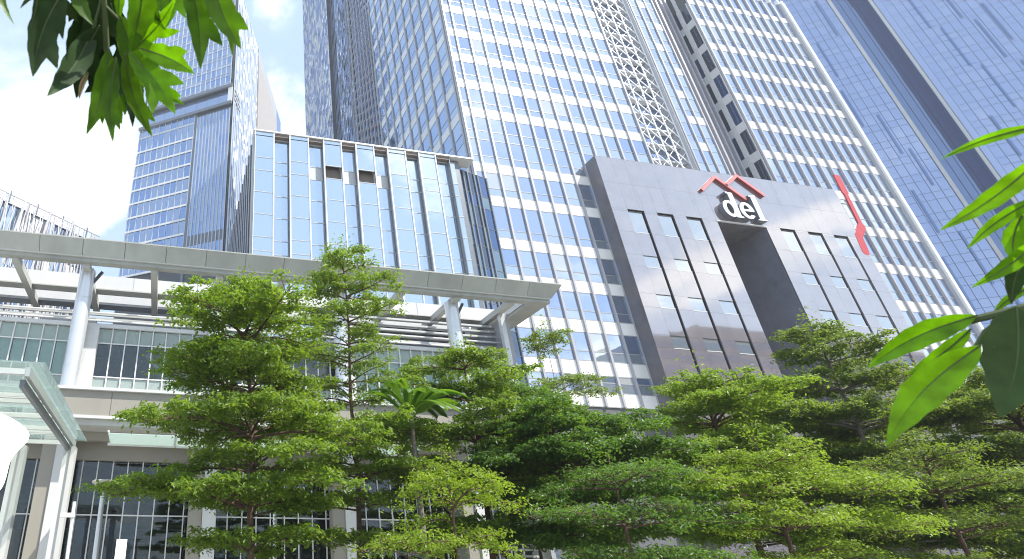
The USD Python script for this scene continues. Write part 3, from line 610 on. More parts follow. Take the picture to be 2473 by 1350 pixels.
# ------------------------------------------------------------------ lattice-clad building far left
A = np.array([-33., 42.1, 0]); B = np.array([-10.1, 61.1, 0]); dB = (B - A); LL = np.linalg.norm(dB); dB /= LL; nB = np.array([dB[1], -dB[0], 0])
T = Thing('lattice_clad_building', 'building wrapped in pale slanting lattice strips, at far left behind the canopy', 'building', (A + B) / 2)
facade(T, A - nB * 0.6, dB, nB, [1.55 * k for k in range(int(LL / 1.55) + 1)], [(6 + 3.9 * k, 9.9 + 3.9 * k, 'window_pane', ('tower_glass_pale', 'mid_glass', 'tower_glass_deep', 'tower_spandrel_grey'), 0.0) for k in range(8)], (0.12, 0.1, 'mid_frame'), (0.15, 0.1, 'fin_dark'), seed=51)
T.part('wall', ob(A - nB * 0.7, dB * LL, -nB * 12, UP * 37.2), 'interior')
rng = np.random.default_rng(52)
for k in range(int(LL / 0.30)):
    t0 = 0.30 * k; lean = (0.5 + 0.35 * math.sin(k * 0.7)) * (1 if k % 2 else -1)
    for (z0, z1) in ((12, 21), (21, 30), (30, 38 + rng.uniform(-0.3, 0.3))):
        T.piece('lattice_strip', bar(A + dB * t0 + UP * z0 + nB * (0.05 + 0.1 * (k % 2)), A + dB * (t0 + lean * (1 if z0 != 21 else -1)) + UP * z1 + nB * (0.05 + 0.1 * (k % 2)), 0.10 if k % 5 else 0.24, 0.08, nB), 'tower_mullion' if k % 4 else 'tower_spandrel_grey')
for k in range(int(LL / 3.1) + 1): T.piece('roof_post', ob(A + dB * 3.1 * k + UP * 37, dB * 0.14, nB * 0.14, UP * 1.35), 'fin_dark')
T.part('roof_rail', ob(A + UP * 37.9 + nB * 0.02, dB * LL, nB * 0.12, UP * 0.12), 'mid_frame')
T.flush([[(0, 560), (1355, 685), (1355, 1350), (0, 1350)]])

# ------------------------------------------------------------------ podium with the great canopy
PY = 28.0
T = Thing('entrance_building', 'pale two storey entrance building under a broad open canopy on round columns', 'building', (4, 31, 0))
X0, X1, XE = -16.0, 20.3, 22.7
cols = [-12.1, -5.03, 2.04, 9.11, 16.18]
# canopy rim: an inclined fascia in panels, with a soffit strip behind it
CT, CB, CFY, DEL = 18.0, 17.28, 27.0, 0.55
def slab(p4, th):
    p = np.array(p4, float); nn = np.cross(p[1] - p[0], p[3] - p[0]); nn /= np.linalg.norm(nn)
    v = np.vstack([p, p - nn * th]); f = [[0, 1, 2], [0, 2, 3], [4, 6, 5], [4, 7, 6]] + sum([[[i, i + 4, (i + 1) % 4], [(i + 1) % 4, i + 4, (i + 1) % 4 + 4]] for i in range(4)], [])
    return v, np.array(f)
np_ = 18; fx = np.linspace(X0, XE, np_ + 1)
for k in range(np_):
    a, b = fx[k] + 0.012, fx[k + 1] - 0.012
    e = DEL if k == np_ - 1 else 0
    T.piece('fascia_panel', slab([(a, CFY, CT), (b, CFY, CT), (b - e, CFY + DEL, CB), (a, CFY + DEL, CB)], 0.05), 'fascia_metal')
ys = np.linspace(CFY, 34.4, 4)
for k in range(3):
    a, b = ys[k] + 0.012, ys[k + 1] - 0.012; e = DEL if k == 0 else 0
    T.piece('fascia_panel', slab([(XE, a, CT), (XE, b, CT), (XE - DEL, b, CB), (XE - DEL, a + e, CB)], 0.05), 'fascia_metal')
T.part('rim_top', bx(X0, XE - 0.02, CFY + 0.02, 28.15, CT, CT + 0.06), 'fascia_metal')
T.part('rim_top', bx(20.9, XE - 0.02, 28.15, 34.5, CT, CT + 0.06), 'fascia_metal')
T.part('drip_edge', bx(X0, XE - DEL, CFY + DEL - 0.03, CFY + DEL + 0.1, CB - 0.07, CB - 0.005), 'white_aluminium')
T.part('rim_soffit', bx(X0, XE - DEL, CFY + DEL + 0.1, 28.1, CB - 0.28, CB - 0.06), 'fascia_metal')
T.part('rim_soffit', bx(20.95, XE - DEL, 28.1, 34.4, CB - 0.26, CB - 0.06), 'fascia_metal')
T.part('rim_inner', bx(X0, 20.9, 28.1, 28.15, CB - 0.05, CT), 'white_aluminium')
T.part('rim_inner', bx(20.9, 20.95, 28.15, 34.4, CB - 0.05, CT), 'white_aluminium')
for x in [c for c in cols] + [c + 3.53 for c in cols]:
    if x < 20: T.part('cross_beam', bx(x - 0.18, x + 0.18, 27.9, 34.0, 16.80, 17.16), 'soffit_paint')
T.part('girder', bx(X0, 20.9, 31.4, 31.75, 17.18, 18.1), 'white_aluminium')
T.part('girder_flange', bx(X0, 20.9, 31.2, 31.95, 17.1, 17.175), 'soffit_paint')
T.part('girder', bx(X0, 20.9, 33.4, 33.75, 17.18, 17.86), 'white_aluminium')
T.part('girder_flange', bx(X0, 20.9, 33.2, 34.0, 17.02, 17.175), 'fin_dark')
for k in range(12): T.piece('girder_seam', bx(X0 + 3.0 * k + 1.2, X0 + 3.0 * k + 1.23, 31.385, 31.4, 17.2, 18.08), 'mid_frame')
q = tube([(19.4, 33.1, 17.0), (20.95, 33.1, 17.0)], 0.55, 16); T.part('end_drum', q, 'white_aluminium', smooth=40)
for (y, z_) in ((35.6, 17.3), (36.6, 17.3)): T.part('girder', bx(X0, 21, y, y + 0.14, z_, z_ + 0.25), 'soffit_paint')
for z_ in (14.75, 15.2): T.part('rail', tube([(X0, 30.2, z_), (20.2, 30.2, z_)], 0.05, 6), 'frame_metal')
for k in range(6): T.part('louvre', bx(9.5, 20.2, 30.6, 30.85, 14.6 + 0.36 * k, 14.72 + 0.36 * k), 'steel')
T.part('plant_room', bx(-8.5, -5.2, 35.5, 38, 14.4, 17.0), 'fin_dark'); T.part('plant_room', bx(10, 20, 33.8, 37, 14.4, 17.0), 'fin_dark')
for c in cols:
    v, f = tube([(c, 28.8, z_) for z_ in (10.36, 12.2, 14.2, 16.2, 17.0)], 0.41, 28)
    p = T.part('column', (v, f), 'column_cladding', smooth=40)
    for z_ in (11.55, 13.4, 15.3): T.part('joint_ring', tube([(c, 28.8, z_), (c, 28.8, z_ + 0.018)], 0.414, 28), 'mid_frame', parent=p)
    T.part('capital', bx(c - 0.3, c + 0.3, 28.5, 29.1, 16.85, 17.05), 'steel', parent=p)
    T.part('bracket', bar((c + 0.34, 28.75, 16.3), (c + 0.75, 28.75, 17.0), 0.14, 0.14, (0, 1, 0)), 'dark_frame', parent=p)
    T.part('pier', bx(c + 0.28, c + 0.95, 29.45, 29.95, 10.36, 14.2), 'white_aluminium')
    T.part('lower_pier', bx(c - 0.10, c + 0.55, 29.2, 29.85, 0, 8.6), 'white_aluminium')
    T.part('lower_pier_panel', bx(c - 0.75, c - 0.12, 29.3, 29.9, 0, 8.6), 'warm_cladding')
# middle band
for k in range(11):
    a, b = X0 + 3.3 * k, X0 + 3.3 * (k + 1)
    T.piece('band_panel', bx(a + 0.01, b - 0.01, PY, PY + 0.08, 9.02, 10.22), 'warm_cladding')
T.part('band_ledge', bx(X0, X1, PY - 0.18, PY + 1.9, 10.22, 10.36), 'white_aluminium')
T.part('band_ledge', bx(X0, X1, PY - 0.12, PY + 0.3, 8.88, 9.015), 'white_aluminium')
T.part('band_core', bx(X0, X1, PY + 0.09, 36, 9.02, 10.21), 'interior')
T.part('soffit', bx(X0, X1, PY + 0.1, 31.2, 8.6, 8.87), 'soffit_paint')
T.part('soffit_beam', bx(X0, X1, 29.6, 30.0, 8.2, 8.59), 'warm_cladding')
T.part('head_beam', bx(X0, X1, 30.7, 31.2, 7.45, 8.59), 'warm_cladding')
# upper storey glazing with blinds behind
upx = [-4.1 + 0.71 * k for k in range(-15, 35)]
def upper_row(z0, z1, nm, m, y=29.8):
    for k in range(len(upx) - 1):
        a, b = upx[k], upx[k + 1]
        T.piece(nm, ob((a + 0.02, y, z0 + 0.02), (b - a - 0.04, 0, 0), (0, 0.025, 0), (0, 0, z1 - z0 - 0.04)), m)
upper_row(10.4, 11.42, 'window_pane', 'frosted_glass'); upper_row(11.46, 13.26, 'window_pane', 'clear_glass'); upper_row(13.3, 14.12, 'window_pane', 'frosted_glass')
for x in upx: T.piece('mullion', bx(x - 0.03, x + 0.03, 29.72, 29.79, 10.37, 14.14), 'frame_metal')
for z_ in (11.44, 13.28): T.piece('transom', bx(X0, X1, 29.74, 29.79, z_ - 0.03, z_ + 0.03), 'frame_metal')
T.part('parapet', bx(X0, X1, 29.65, 30.3, 14.14, 14.36), 'white_aluminium')
for k in range(len(upx) - 1):
    if upx[k] < -5.2 or upx[k] > 9: T.piece('blind', bx(upx[k] + 0.02, upx[k + 1] - 0.03, 30.0, 30.03, 10.5, 14.05), 'blind')
T.part('upper_floor_wall', bx(X0, X1 - 0.1, 34.5, 34.7, 10.36, 14.1), 'interior'); T.part('roof_slab', bx(X0, X1, 30.31, 38, 14.15, 14.34), 'interior')
for k in range(5): T.part('ceiling_light', bx(-3.8 + 3 * k, -3.2 + 3 * k, 31.5, 34.0, 13.9, 14.0), 'interior_pale')
T.part('stair', bar((-1.6, 32, 13.6), (1.2, 33, 10.6), 0.25, 0.12, (0, 1, 0)), 'interior_pale')
T.part('end_wall', bx(X1 - 0.3, X1, 29.4, 38, 0, 16.9), 'tower_mullion_side')
T.part('end_post', bx(X1 - 0.62, X1 - 0.32, 29.3, 29.6, 0, 16.9), 'steel')
# ground storey glazing
gx = [-4.03 + 0.735 * k for k in range(-15, 34)]
for k in range(len(gx) - 1):
    a, b = gx[k], gx[k + 1]
    for (z0, z1) in ((0.15, 2.7), (2.76, 4.9), (4.96, 7.4)):
        T.piece('shopfront_pane', ob((a + 0.02, 31, z0), (b - a - 0.04, 0, 0), (0, 0.025, 0), (0, 0, z1 - z0)), 'dark_clear_glass')
for x in gx: T.piece('mullion', bx(x - 0.028, x + 0.028, 30.92, 30.99, 0.1, 7.45), 'frame_metal')
for z_ in (2.73, 4.93): T.piece('transom', bx(X0, X1, 30.93, 30.99, z_ - 0.03, z_ + 0.03), 'frame_metal')
T.part('lobby_wall', bx(X0, X1, 36, 36.2, 0, 9), 'interior'); T.part('lobby_floor', bx(X0, X1, 31.1, 36, -0.02, 0.13), 'concrete')
rng = np.random.default_rng(61)
for k in range(9): T.part('lobby_beam', bx(X0, X1, 32 + 0.0 * k, 32.2, 6.2 - k * 0.62, 6.26 - k * 0.62), 'interior_pale' if k % 3 == 0 else 'fin_dark')
plain('poster_blue', (0.07, 0.22, 0.50), 0.5, vary=0.5, scale=0.9); plain('poster_brown', (0.22, 0.12, 0.07), 0.5, vary=0.4, scale=0.9)
for (xa, xc_, za, zc_, m) in ((-4.0, -3.2, 1.0, 4.7, 'poster_blue'), (-2.5, -1.1, 0.9, 4.6, 'poster_blue'), (0.2, 1.2, 1.5, 3.6, 'poster_brown'), (2.9, 4.4, 1.0, 4.2, 'poster_blue'), (5.6, 6.8, 1.4, 3.8, 'poster_brown'), (-7.5, -6.2, 1.2, 4.3, 'poster_brown')):
    T.part('poster', bx(xa, xc_, 31.5, 31.55, za, zc_), m)
# frosted glass awning over the doors
ax = np.linspace(-2.6, 12.4, 6)
for k in range(5):
    a, b = ax[k] + 0.02, ax[k + 1] - 0.02
    T.piece('awning_pane', slab([(a, 26.4, 7.93), (b, 26.4, 7.93), (b, 28.05, 7.80), (a, 28.05, 7.80)], 0.03), 'frosted_glass')
    T.piece('awning_arm', bar((a, 26.4, 8.01), (a, 28.3, 7.85), 0.07, 0.07), 'frame_metal')
T.part('awning_gutter', bx(-2.7, 12.5, 28.06, 28.14, 7.70, 7.82), 'frame_metal')
T.flush()

# ------------------------------------------------------------------ glass porch at lower left
T = Thing('glass_porch', 'steel framed porch with a sloping clear glass roof and paired posts', 'porch', (-4.5, 16, 0))
PZ = 6.16
for x, y in ((-3.02, 19.8), (-4.55, 19.9)):
    p = T.part('post', bx(x - 0.2, x + 0.02, y - 0.12, y + 0.12, 0, PZ - 0.1), 'frame_metal'); 
    T.part('post_flange', bx(x + 0.03, x + 0.17, y - 0.2, y + 0.2, 0, PZ - 0.1), 'white_aluminium', parent=p)
T.part('post', bx(-8.6, -8.3, 19.7, 20.0, 0, PZ - 0.1), 'frame_metal'); T.part('post', bx(-8.6, -8.3, 12.5, 12.8, 0, PZ - 0.1), 'frame_metal')
for x, dz in ((-3.0, 0.0), (-4.6, -0.02), (-6.3, -0.02), (-8.45, 0.0)):
    T.part('side_beam', bx(x - 0.045, x + 0.045, 12.3, 20.2, PZ - 0.04, PZ + 0.16), 'steel')
    T.part('side_beam', bx(x - 0.16, x - 0.06, 12.5, 20.1, PZ - 0.22, PZ - 0.06), 'fin_dark' if x == -3.0 else 'frame_metal')
for y in (12.35, 14.3, 14.75, 16.3, 17.8, 18.4, 19.9): T.part('purlin', bx(-8.5, -3.05, y - 0.05, y + 0.05, PZ - 0.0, PZ + 0.12), 'frame_metal')
for i in range(4):
    for j in range(4):
        T.piece('roof_pane', ob((-8.6 + 1.5 * i + 0.01, 12.1 + 2.05 * j + 0.01, PZ + 0.2), (1.48 if i < 3 else 1.45, 0, 0), (0, 2.03, 0), (0, 0, 0.02)), 'roof_glass')
T.flush()

# ------------------------------------------------------------------ white fabric shade at left edge
def shade_sail():
    pts = np.array([onY(68, 1042, 9.0), onY(-40, 985, 9.4), onY(-260, 960, 10.2), onY(-260, 1260, 8.2), onY(-22, 1200, 8.6), onY(28, 1105, 8.8)])
    c = pts.mean(0) + np.array([0, -0.25, 0.22]); rings = 7; v, f = [c], []; n = 48
    P = []
    for k in range(n):
        s = k / n * len(pts); i = int(s); u = s - i
        p0, p1, p2, p3 = pts[(i - 1) % 6], pts[i % 6], pts[(i + 1) % 6], pts[(i + 2) % 6]
        P.append(0.5 * ((2 * p1) + (-p0 + p2) * u + (2 * p0 - 5 * p1 + 4 * p2 - p3) * u * u + (-p0 + 3 * p1 - 3 * p2 + p3) * u ** 3))
    P = np.array(P)
    for r in range(1, rings + 1):
        s = r / rings
        v += list(c * (1 - s) + P * s + np.array([0, -0.18, 0.16]) * (1 - s * s) * 0.6)
    for k in range(n): f.append([0, 1 + k, 1 + (k + 1) % n])
    for r in range(rings - 1):
        for k in range(n):
            a, b = 1 + r * n + k, 1 + r * n + (k + 1) % n; f += [[a, a + n, b + n], [a, b + n, b]]
    v = np.array(v); m = len(v); f = np.array(f)
    return np.vstack([v, v + [0, 0.02, -0.012]]), np.vstack([f, f[:, ::-1] + m])
T = Thing('shade_sail', 'bright white rounded fabric shade at the left edge before the porch', 'awning', (-2.6, 9, 0))
T.part('fabric', shade_sail(), 'fabric_white', smooth=True)
T.part('mast', tube([(-3.6, 9.3, 0), (-3.6, 9.3, 4.2)], 0.05, 10), 'steel', smooth=40)

# ------------------------------------------------------------------ lamp, post camera, white boards
T = Thing('lamp_post', 'slim grey lamp post with a flat cream disc head', 'street lamp', (-1.42, 16, 0))
T.part('pole', tube([(-1.42, 16, 0), (-1.46, 16, 2.4), (-1.49, 16, 4.36)], [0.085, 0.075, 0.06], 14), 'column_cladding', smooth=40)
m = trimesh.creation.revolve(np.array([[0, -0.16], [0.07, -0.15], [0.16, -0.07], [0.29, -0.02], [0.31, 0.03], [0.29, 0.05], [0, 0.06]]), sections=36); v, f = tm(m)
T.part('lamp_head', (v + [-1.49, 16, 4.52], f), 'lamp_cream', smooth=30)
T = Thing('camera_post', 'thin white post with a small side camera beside the porch', 'camera post', (-2.4, 18, 0))
T.part('pole', tube([(-2.32, 18, 0), (-2.42, 18, 4.25)], 0.045, 10), 'board_white', smooth=40)
T.part('camera', bx(-2.72, -2.36, 17.9, 18.05, 3.84, 3.95), 'board_white')
T = Thing('white_totem', 'plain bright white upright board at the bottom edge beside the lamp post', 'sign', (-0.5, 9, 0))
T.part('panel', bx(-0.565, -0.425, 8.96, 9.04, 0.2, 2.9), 'board_white'); T.part('base', bx(-0.62, -0.37, 8.9, 9.1, 0.1, 0.22), 'steel')
T = Thing('white_pole', 'thin white pole between the two tree trunks', 'pole', (3.35, 18, 0))
T.part('pole', tube([(3.35, 18, 0), (3.35, 18, 4.1)], 0.055, 10), 'board_white', smooth=40)
for z_ in (2.7, 3.3, 3.8): T.part('collar', tube([(3.35, 18, z_), (3.35, 18, z_ + 0.05)], 0.07, 10), 'steel', smooth=40)

# white and grey things half hidden under the trees at right
T = Thing('slatted_screen', 'white horizontal slat screen half hidden by the trees', 'screen', onY(1270, 1300, 17) * [1, 1, 0])
o = onY(1240, 1300, 17)
for k in range(7): T.part('slat', bx(o[0], o[0] + 0.75, 17, 17.04, 2.7 + k * 0.17, 2.76 + k * 0.17), 'board_white')
for k in (0, 1): T.part('post', bx(o[0] + 0.72 * k, o[0] + 0.72 * k + 0.05, 17.05, 17.1, 0, 3.9), 'steel')
for k, (x, w) in enumerate(((1115, 0.34), (1318, 0.24), (1412, 0.22), (1468, 0.12))):
    p = onY(x, 1330, 19)
    single('white_pillar', bx(p[0] - w / 2, p[0] + w / 2, 18.9, 19.1, 0, 4.3 + 0.1 * k), 'white_aluminium', ['white pillar between the paired brown trunks', 'pale pillar beside the slat screen', 'white pillar left of the thick dark trunk', 'narrow white pillar right of the thick dark trunk'][k], 'pillar')

# ------------------------------------------------------------------ trees
def leaves(P, N, size, rng, aspect=0.5, D=None):
    """diamond leaves at points P with normals N, slightly folded"""
    n = len(P); N = N / np.linalg.norm(N, axis=1, keepdims=True)
    if D is None: D = rng.normal(size=(n, 3))
    D = D - N * (D * N).sum(1, keepdims=True); D /= np.linalg.norm(D, axis=1, keepdims=True) + 1e-9
    S = np.cross(N, D); L = (size * rng.uniform(0.65, 1.25, n))[:, None]; W = L * aspect
    v = np.stack([P - D * L * .5, P + D * L * .08 + S * W * .5 + N * W * .18, P + D * L * .5 - N * L * .08, P + D * L * .08 - S * W * .5 + N * W * .18], 1).reshape(-1, 3)
    i = np.arange(n)[:, None] * 4
    return v, np.vstack([i + [0, 1, 2], i + [0, 2, 3]])
def layered_tree(label, base, H, layers, lm, bm='bark', r0=0.11, seed=0, leaf=0.108, dens=1.0, lean=(0, 0), name='layered_tree', group=None, droop=0.10, rise=0.15, category='tree'):
    rng = np.random.default_rng(seed); base = np.array([base[0], base[1], 0.1])
    T = Thing(name, label, category, base, group)
    z0_, z1_ = layers[0][0], layers[-1][0]
    if H > z1_ + 0.45: layers = [(z0_ + (a - z0_) * (H - 0.3 - z0_) / (z1_ - z0_), b, c) for a, b, c in layers]
    else: H = z1_ + 0.4
    def axis(z): s = z / H; return base + np.array([lean[0] * s + 0.05 * math.sin(z * 1.3 + seed), lean[1] * s + 0.05 * math.cos(z * 1.1 + seed), z])
    zs = np.linspace(0, H, 14)
    T.part('trunk', tube([axis(z_) for z_ in zs], r0 * (1 - 0.86 * (zs / H) ** 0.9), 9), bm, smooth=60)
    limbs, LP, LN = [], [], []
    for (z_, R, dn) in layers:
        nb = max(5, int(round(5.5 + R * 0.8))); a0 = rng.uniform(0, 6.28)
        for k in range(nb):
            az = a0 + k * 2 * math.pi / nb + rng.normal(0, 0.25); r = R * rng.uniform(0.38, 1.22)
            s = np.linspace(0, 1, 8); hd = np.array([math.cos(az), math.sin(az), 0]); sd = np.array([-math.sin(az), math.cos(az), 0])
            wob = rng.normal(0, 0.08); zo = z_ + rng.normal(0, 0.07); rs_ = rise * rng.uniform(0.5, 1.8); dr_ = droop * rng.uniform(0.5, 1.6)
            def pt(q, z_=zo, r=r, rise=rs_, droop=dr_, hd=hd, sd=sd, wob=wob): return axis(z_) + hd * (r * q) + sd * (wob * r * math.sin(q * 3)) + UP * (r * (rise * (1 - (1 - q) ** 2) - droop * q ** 2.5) - 0.10)
            limbs.append(tube([pt(q) for q in s], (0.012 + 0.012 * r) * (1 - 0.85 * s) * (0.6 + r0 * 3), 5, False))
            nsub = max(4, int(r * 5.2))
            for j in range(nsub + 1):
                q = 0.25 + 0.75 * (j + rng.uniform(0, 1)) / nsub; side = 1 if j % 2 else -1; last = j == nsub
                ang = side * rng.uniform(0.5, 1.1) * (0.2 if last else 1); ln = r * (0.14 + 0.42 * (1 - min(q, 1))) * rng.uniform(0.7, 1.25) + 0.12
                dd = hd * math.cos(ang) + sd * math.sin(ang); p0 = pt(min(q, 1))
                p1 = p0 + dd * ln + UP * rng.normal(0.05, 0.06)
                limbs.append(tube([p0, (p0 + p1) / 2 + UP * 0.02, p1], [0.010, 0.007, 0.003], 4, False))
                for c in range(max(1, int(round(ln / 0.17)))):
                    if rng.uniform() > dn: continue
                    ctr = p0 + (p1 - p0) * rng.uniform(0.25, 1.12) + rng.normal(0, 1, 3) * [0.06, 0.06, 0.03] + UP * 0.05
                    m = int(rng.uniform(14, 30) * dens); off = rng.normal(0, 1, (m, 3)) * [0.115, 0.115, 0.035]
                    off[:, 2] -= (off[:, :2] ** 2).sum(1) * 1.1
                    LP.append(ctr + off); LN.append(rng.normal(0, 0.38, (m, 3)) + UP + off * [4.5, 4.5, 0])
    P, N = np.vstack(LP), np.vstack(LN)
    top = rng.normal(0, 1, (int(120 * dens), 3)) * [0.16, 0.16, 0.28] + axis(H - 0.05); P = np.vstack([P, top]); N = np.vstack([N, rng.normal(0, 0.5, top.shape) + UP])
    T.part('limbs', cat(limbs), bm); T.part('crown', leaves(P, N, leaf, rng), lm)
    return len(P)
def tiers(z0, z1, n, R0, R1, seed, peak=0.25, dn=1.0):
    rng = np.random.default_rng(seed + 500); out = []
    for k in range(n):
        s = k / max(n - 1, 1); R = (R0 + (R1 - R0) * s) * (1 if s > peak else 0.8 + 0.2 * s / max(peak, 1e-6))
        out.append((z0 + (z1 - z0) * s + rng.normal(0, 0.05), R * rng.uniform(0.88, 1.12), dn))
    return out
def zt(v, Y, x=700): return onY(x, v, Y)[2] - 0.1
def lv(Y, rows, x): return sorted((zt(r[0], Y, x), r[1], r[2] if len(r) > 2 else 1.0) for r in rows)
def by_top(x, v, Y): p = onY(x, v, Y); return (p[0], Y)
def base_at(x, Y): p = onY(x, 1345, Y); return (p[0], Y)
def top_at(x, y, Y): return onY(x, y, Y)[2]
nl = 0
def dbl(L): return sorted([(z, R, d) for z, R, d in L] + [(z + 0.16, R * 0.72, d) for z, R, d in L])
# (label, base px, Y, top px, top v, lowest tier z, tiers, radius low, radius high, material, seed, density)
nl += layered_tree('tall layered tree with dense dark green tiers left of the slimmer sparse tree', base_at(625, 13), top_at(600, 715, 13) - 0.1, lv(13, [(1320, 2.0), (1220, 2.6), (1200, 1.7), (1120, 2.0, .8), (1040, 2.8), (1015, 2.0), (935, 2.3, .9), (912, 2.0, .8), (875, 1.5, .8), (818, 2.2, .9), (792, 1.7, .8), (755, 1.3, .9), (728, 0.9)], 610), 'leaves_fresh', seed=1, r0=0.11, lean=(-0.42, 0), dens=1.25)
nl += layered_tree('slim airy layered tree with a bare mid trunk and pointed top', base_at(872, 15.5), top_at(822, 607, 15.5), lv(15.5, [(1320, 1.3), (1215, 1.7), (1150, 2.0), (1120, 1.8), (1060, 2.2), (970, 1.35, .6), (920, 1.5, .6), (870, 1.35, .6), (825, 1.2, .7), (770, 1.5, .9), (715, 1.5, .95), (690, 1.2), (650, 1.0), (625, 0.6)], 840), 'leaves_fresh', seed=2, r0=0.10, dens=1.0)
nl += layered_tree('rounded layered tree before the right end of the canopy', by_top(1115, 850, 15), top_at(1120, 850, 15), dbl([(3.2, 2.0, .9), (4.3, 2.3, 1), (5.3, 2.3, 1.1), (6.2, 1.9, 1.1), (7.0, 1.6, 1.0)]), 'leaves_fresh', 'bark', 0.12, seed=3, dens=1.25)
nl += layered_tree('thin young sapling with two small flat tiers against the white banded tower', by_top(1325, 850, 19), top_at(1322, 800, 19), [(zt(945, 19, 1330), 1.5, .8), (zt(925, 19, 1330), 0.8, .8), (zt(835, 19, 1330), 0.85, 1), (zt(815, 19, 1330), 0.8, 1)], 'leaves_olive', 'bark_grey', 0.05, seed=4, dens=0.9)
nl += layered_tree('dense dark tree with thick trunk, in the middle of the grove', by_top(1320, 985, 13.5), 6.3, dbl([(3.0, 2.2, 1), (3.9, 2.6, 1.1), (4.8, 2.5, 1.1), (5.5, 2.0, 1.1), (6.0, 1.4, 1)]), 'leaves_deep', 'bark', 0.15, seed=5, dens=1.2)
nl += layered_tree('bright green spreading tree just left of the olive tree', by_top(1690, 920, 14), top_at(1690, 920, 14), dbl([(3.2, 2.2, 1), (4.2, 2.6, 1), (5.1, 2.7, 1.1), (6.0, 2.4, 1.1), (6.8, 1.7, 1.1)]), 'leaves_fresh', 'bark', 0.13, seed=6, dens=1.25)
nl += layered_tree('olive green layered tree topping the grove in front of the dark stone block', by_top(1960, 790, 13.5), top_at(1965, 790, 13.5), dbl([(3.0, 2.5, 1), (4.0, 2.8, 1), (5.0, 2.9, 1), (6.0, 2.7, 1), (7.0, 2.1, .9), (7.8, 1.6, .9), (8.5, 0.8, 1)]), 'leaves_olive', 'bark_grey', 0.13, seed=7, dens=1.15)
nl += layered_tree('broad tree with flat olive sprays at the right edge behind the big dark leaf', by_top(2400, 925, 12), top_at(2420, 925, 12), dbl([(2.9, 2.6, 1), (3.9, 2.8, 1), (4.9, 2.8, 1.1), (5.8, 2.5, 1.1), (6.6, 1.8, 1)]), 'leaves_olive', 'bark', 0.14, seed=8, dens=1.2)
nl += layered_tree('low bright green tree in the front of the grove', by_top(1830, 1095, 9.8), top_at(1800, 1095, 9.8), dbl([(2.4, 1.5, 1), (3.2, 1.7, 1.1), (3.8, 1.5, 1.2), (4.3, 1.0, 1.2)]), 'leaves_fresh', 'bark', 0.09, seed=9, dens=1.5, leaf=0.075)
nl += layered_tree('young yellow green tree with drooping spray before the rounded tree', by_top(1080, 1165, 11), top_at(1080, 1165, 11), [(2.9, 0.8, 1), (3.5, 1.1, 1.3), (3.95, 0.75, 1.3)], 'leaves_yellow', 'bark', 0.07, seed=10, dens=1.5, leaf=0.075, droop=0.38, rise=0.34)
nl += layered_tree('small low green tree at the bottom edge, right of the slim airy tree', base_at(985, 10.5), top_at(985, 1290, 10.5) + 0.1, [(2.2, 1.0, 1), (2.8, 1.1, 1.2)], 'leaves_fresh', 'bark', 0.05, seed=11, dens=1.4, leaf=0.075)
nl += layered_tree('dark tree behind the rounded tree, trunk paired with it', by_top(1225, 935, 18), top_at(1230, 935, 18), dbl([(3.5, 2.2, 1), (4.6, 2.6, 1), (5.8, 2.5, 1.1), (6.9, 2.0, 1.1), (7.6, 1.3, 1)]), 'leaves_deep', 'bark', 0.12, seed=12, dens=1.0)
nl += layered_tree('shaded tree filling the grove behind the bright spreading tree', by_top(1800, 960, 18), top_at(1800, 960, 18), dbl([(3.5, 2.8, 1), (4.8, 3.0, 1), (6.0, 3.0, 1.1), (7.2, 2.4, 1.1), (8.2, 1.5, 1)]), 'leaves_olive', 'bark', 0.13, seed=13, dens=0.9)
nl += layered_tree('broad tree behind the grove, beyond the long hanging leaf', by_top(2200, 945, 16), top_at(2260, 955, 16), dbl([(3.5, 2.8, 1), (4.8, 3.0, 1), (6.0, 2.9, 1), (7.2, 2.4, 1.1), (8.0, 1.6, 1)]), 'leaves_olive', 'bark', 0.13, seed=14, dens=0.9)
nl += layered_tree('low front tree with pale sprays at the bottom right', by_top(2260, 1170, 10), top_at(2230, 1170, 10), dbl([(2.3, 1.8, 1), (3.2, 2.0, 1), (4.0, 1.7, 1.1), (4.5, 1.0, 1.1)]), 'leaves_olive', 'bark', 0.09, seed=15, dens=1.3, leaf=0.075)
nl += layered_tree('low tree under the dense dark tree', by_top(1480, 1160, 10.5), top_at(1500, 1160, 10.5), dbl([(2.5, 1.5, .9), (3.3, 1.7, .9), (4.0, 1.2, 1)]), 'leaves_deep', 'bark', 0.09, seed=16, dens=1.1, leaf=0.08)
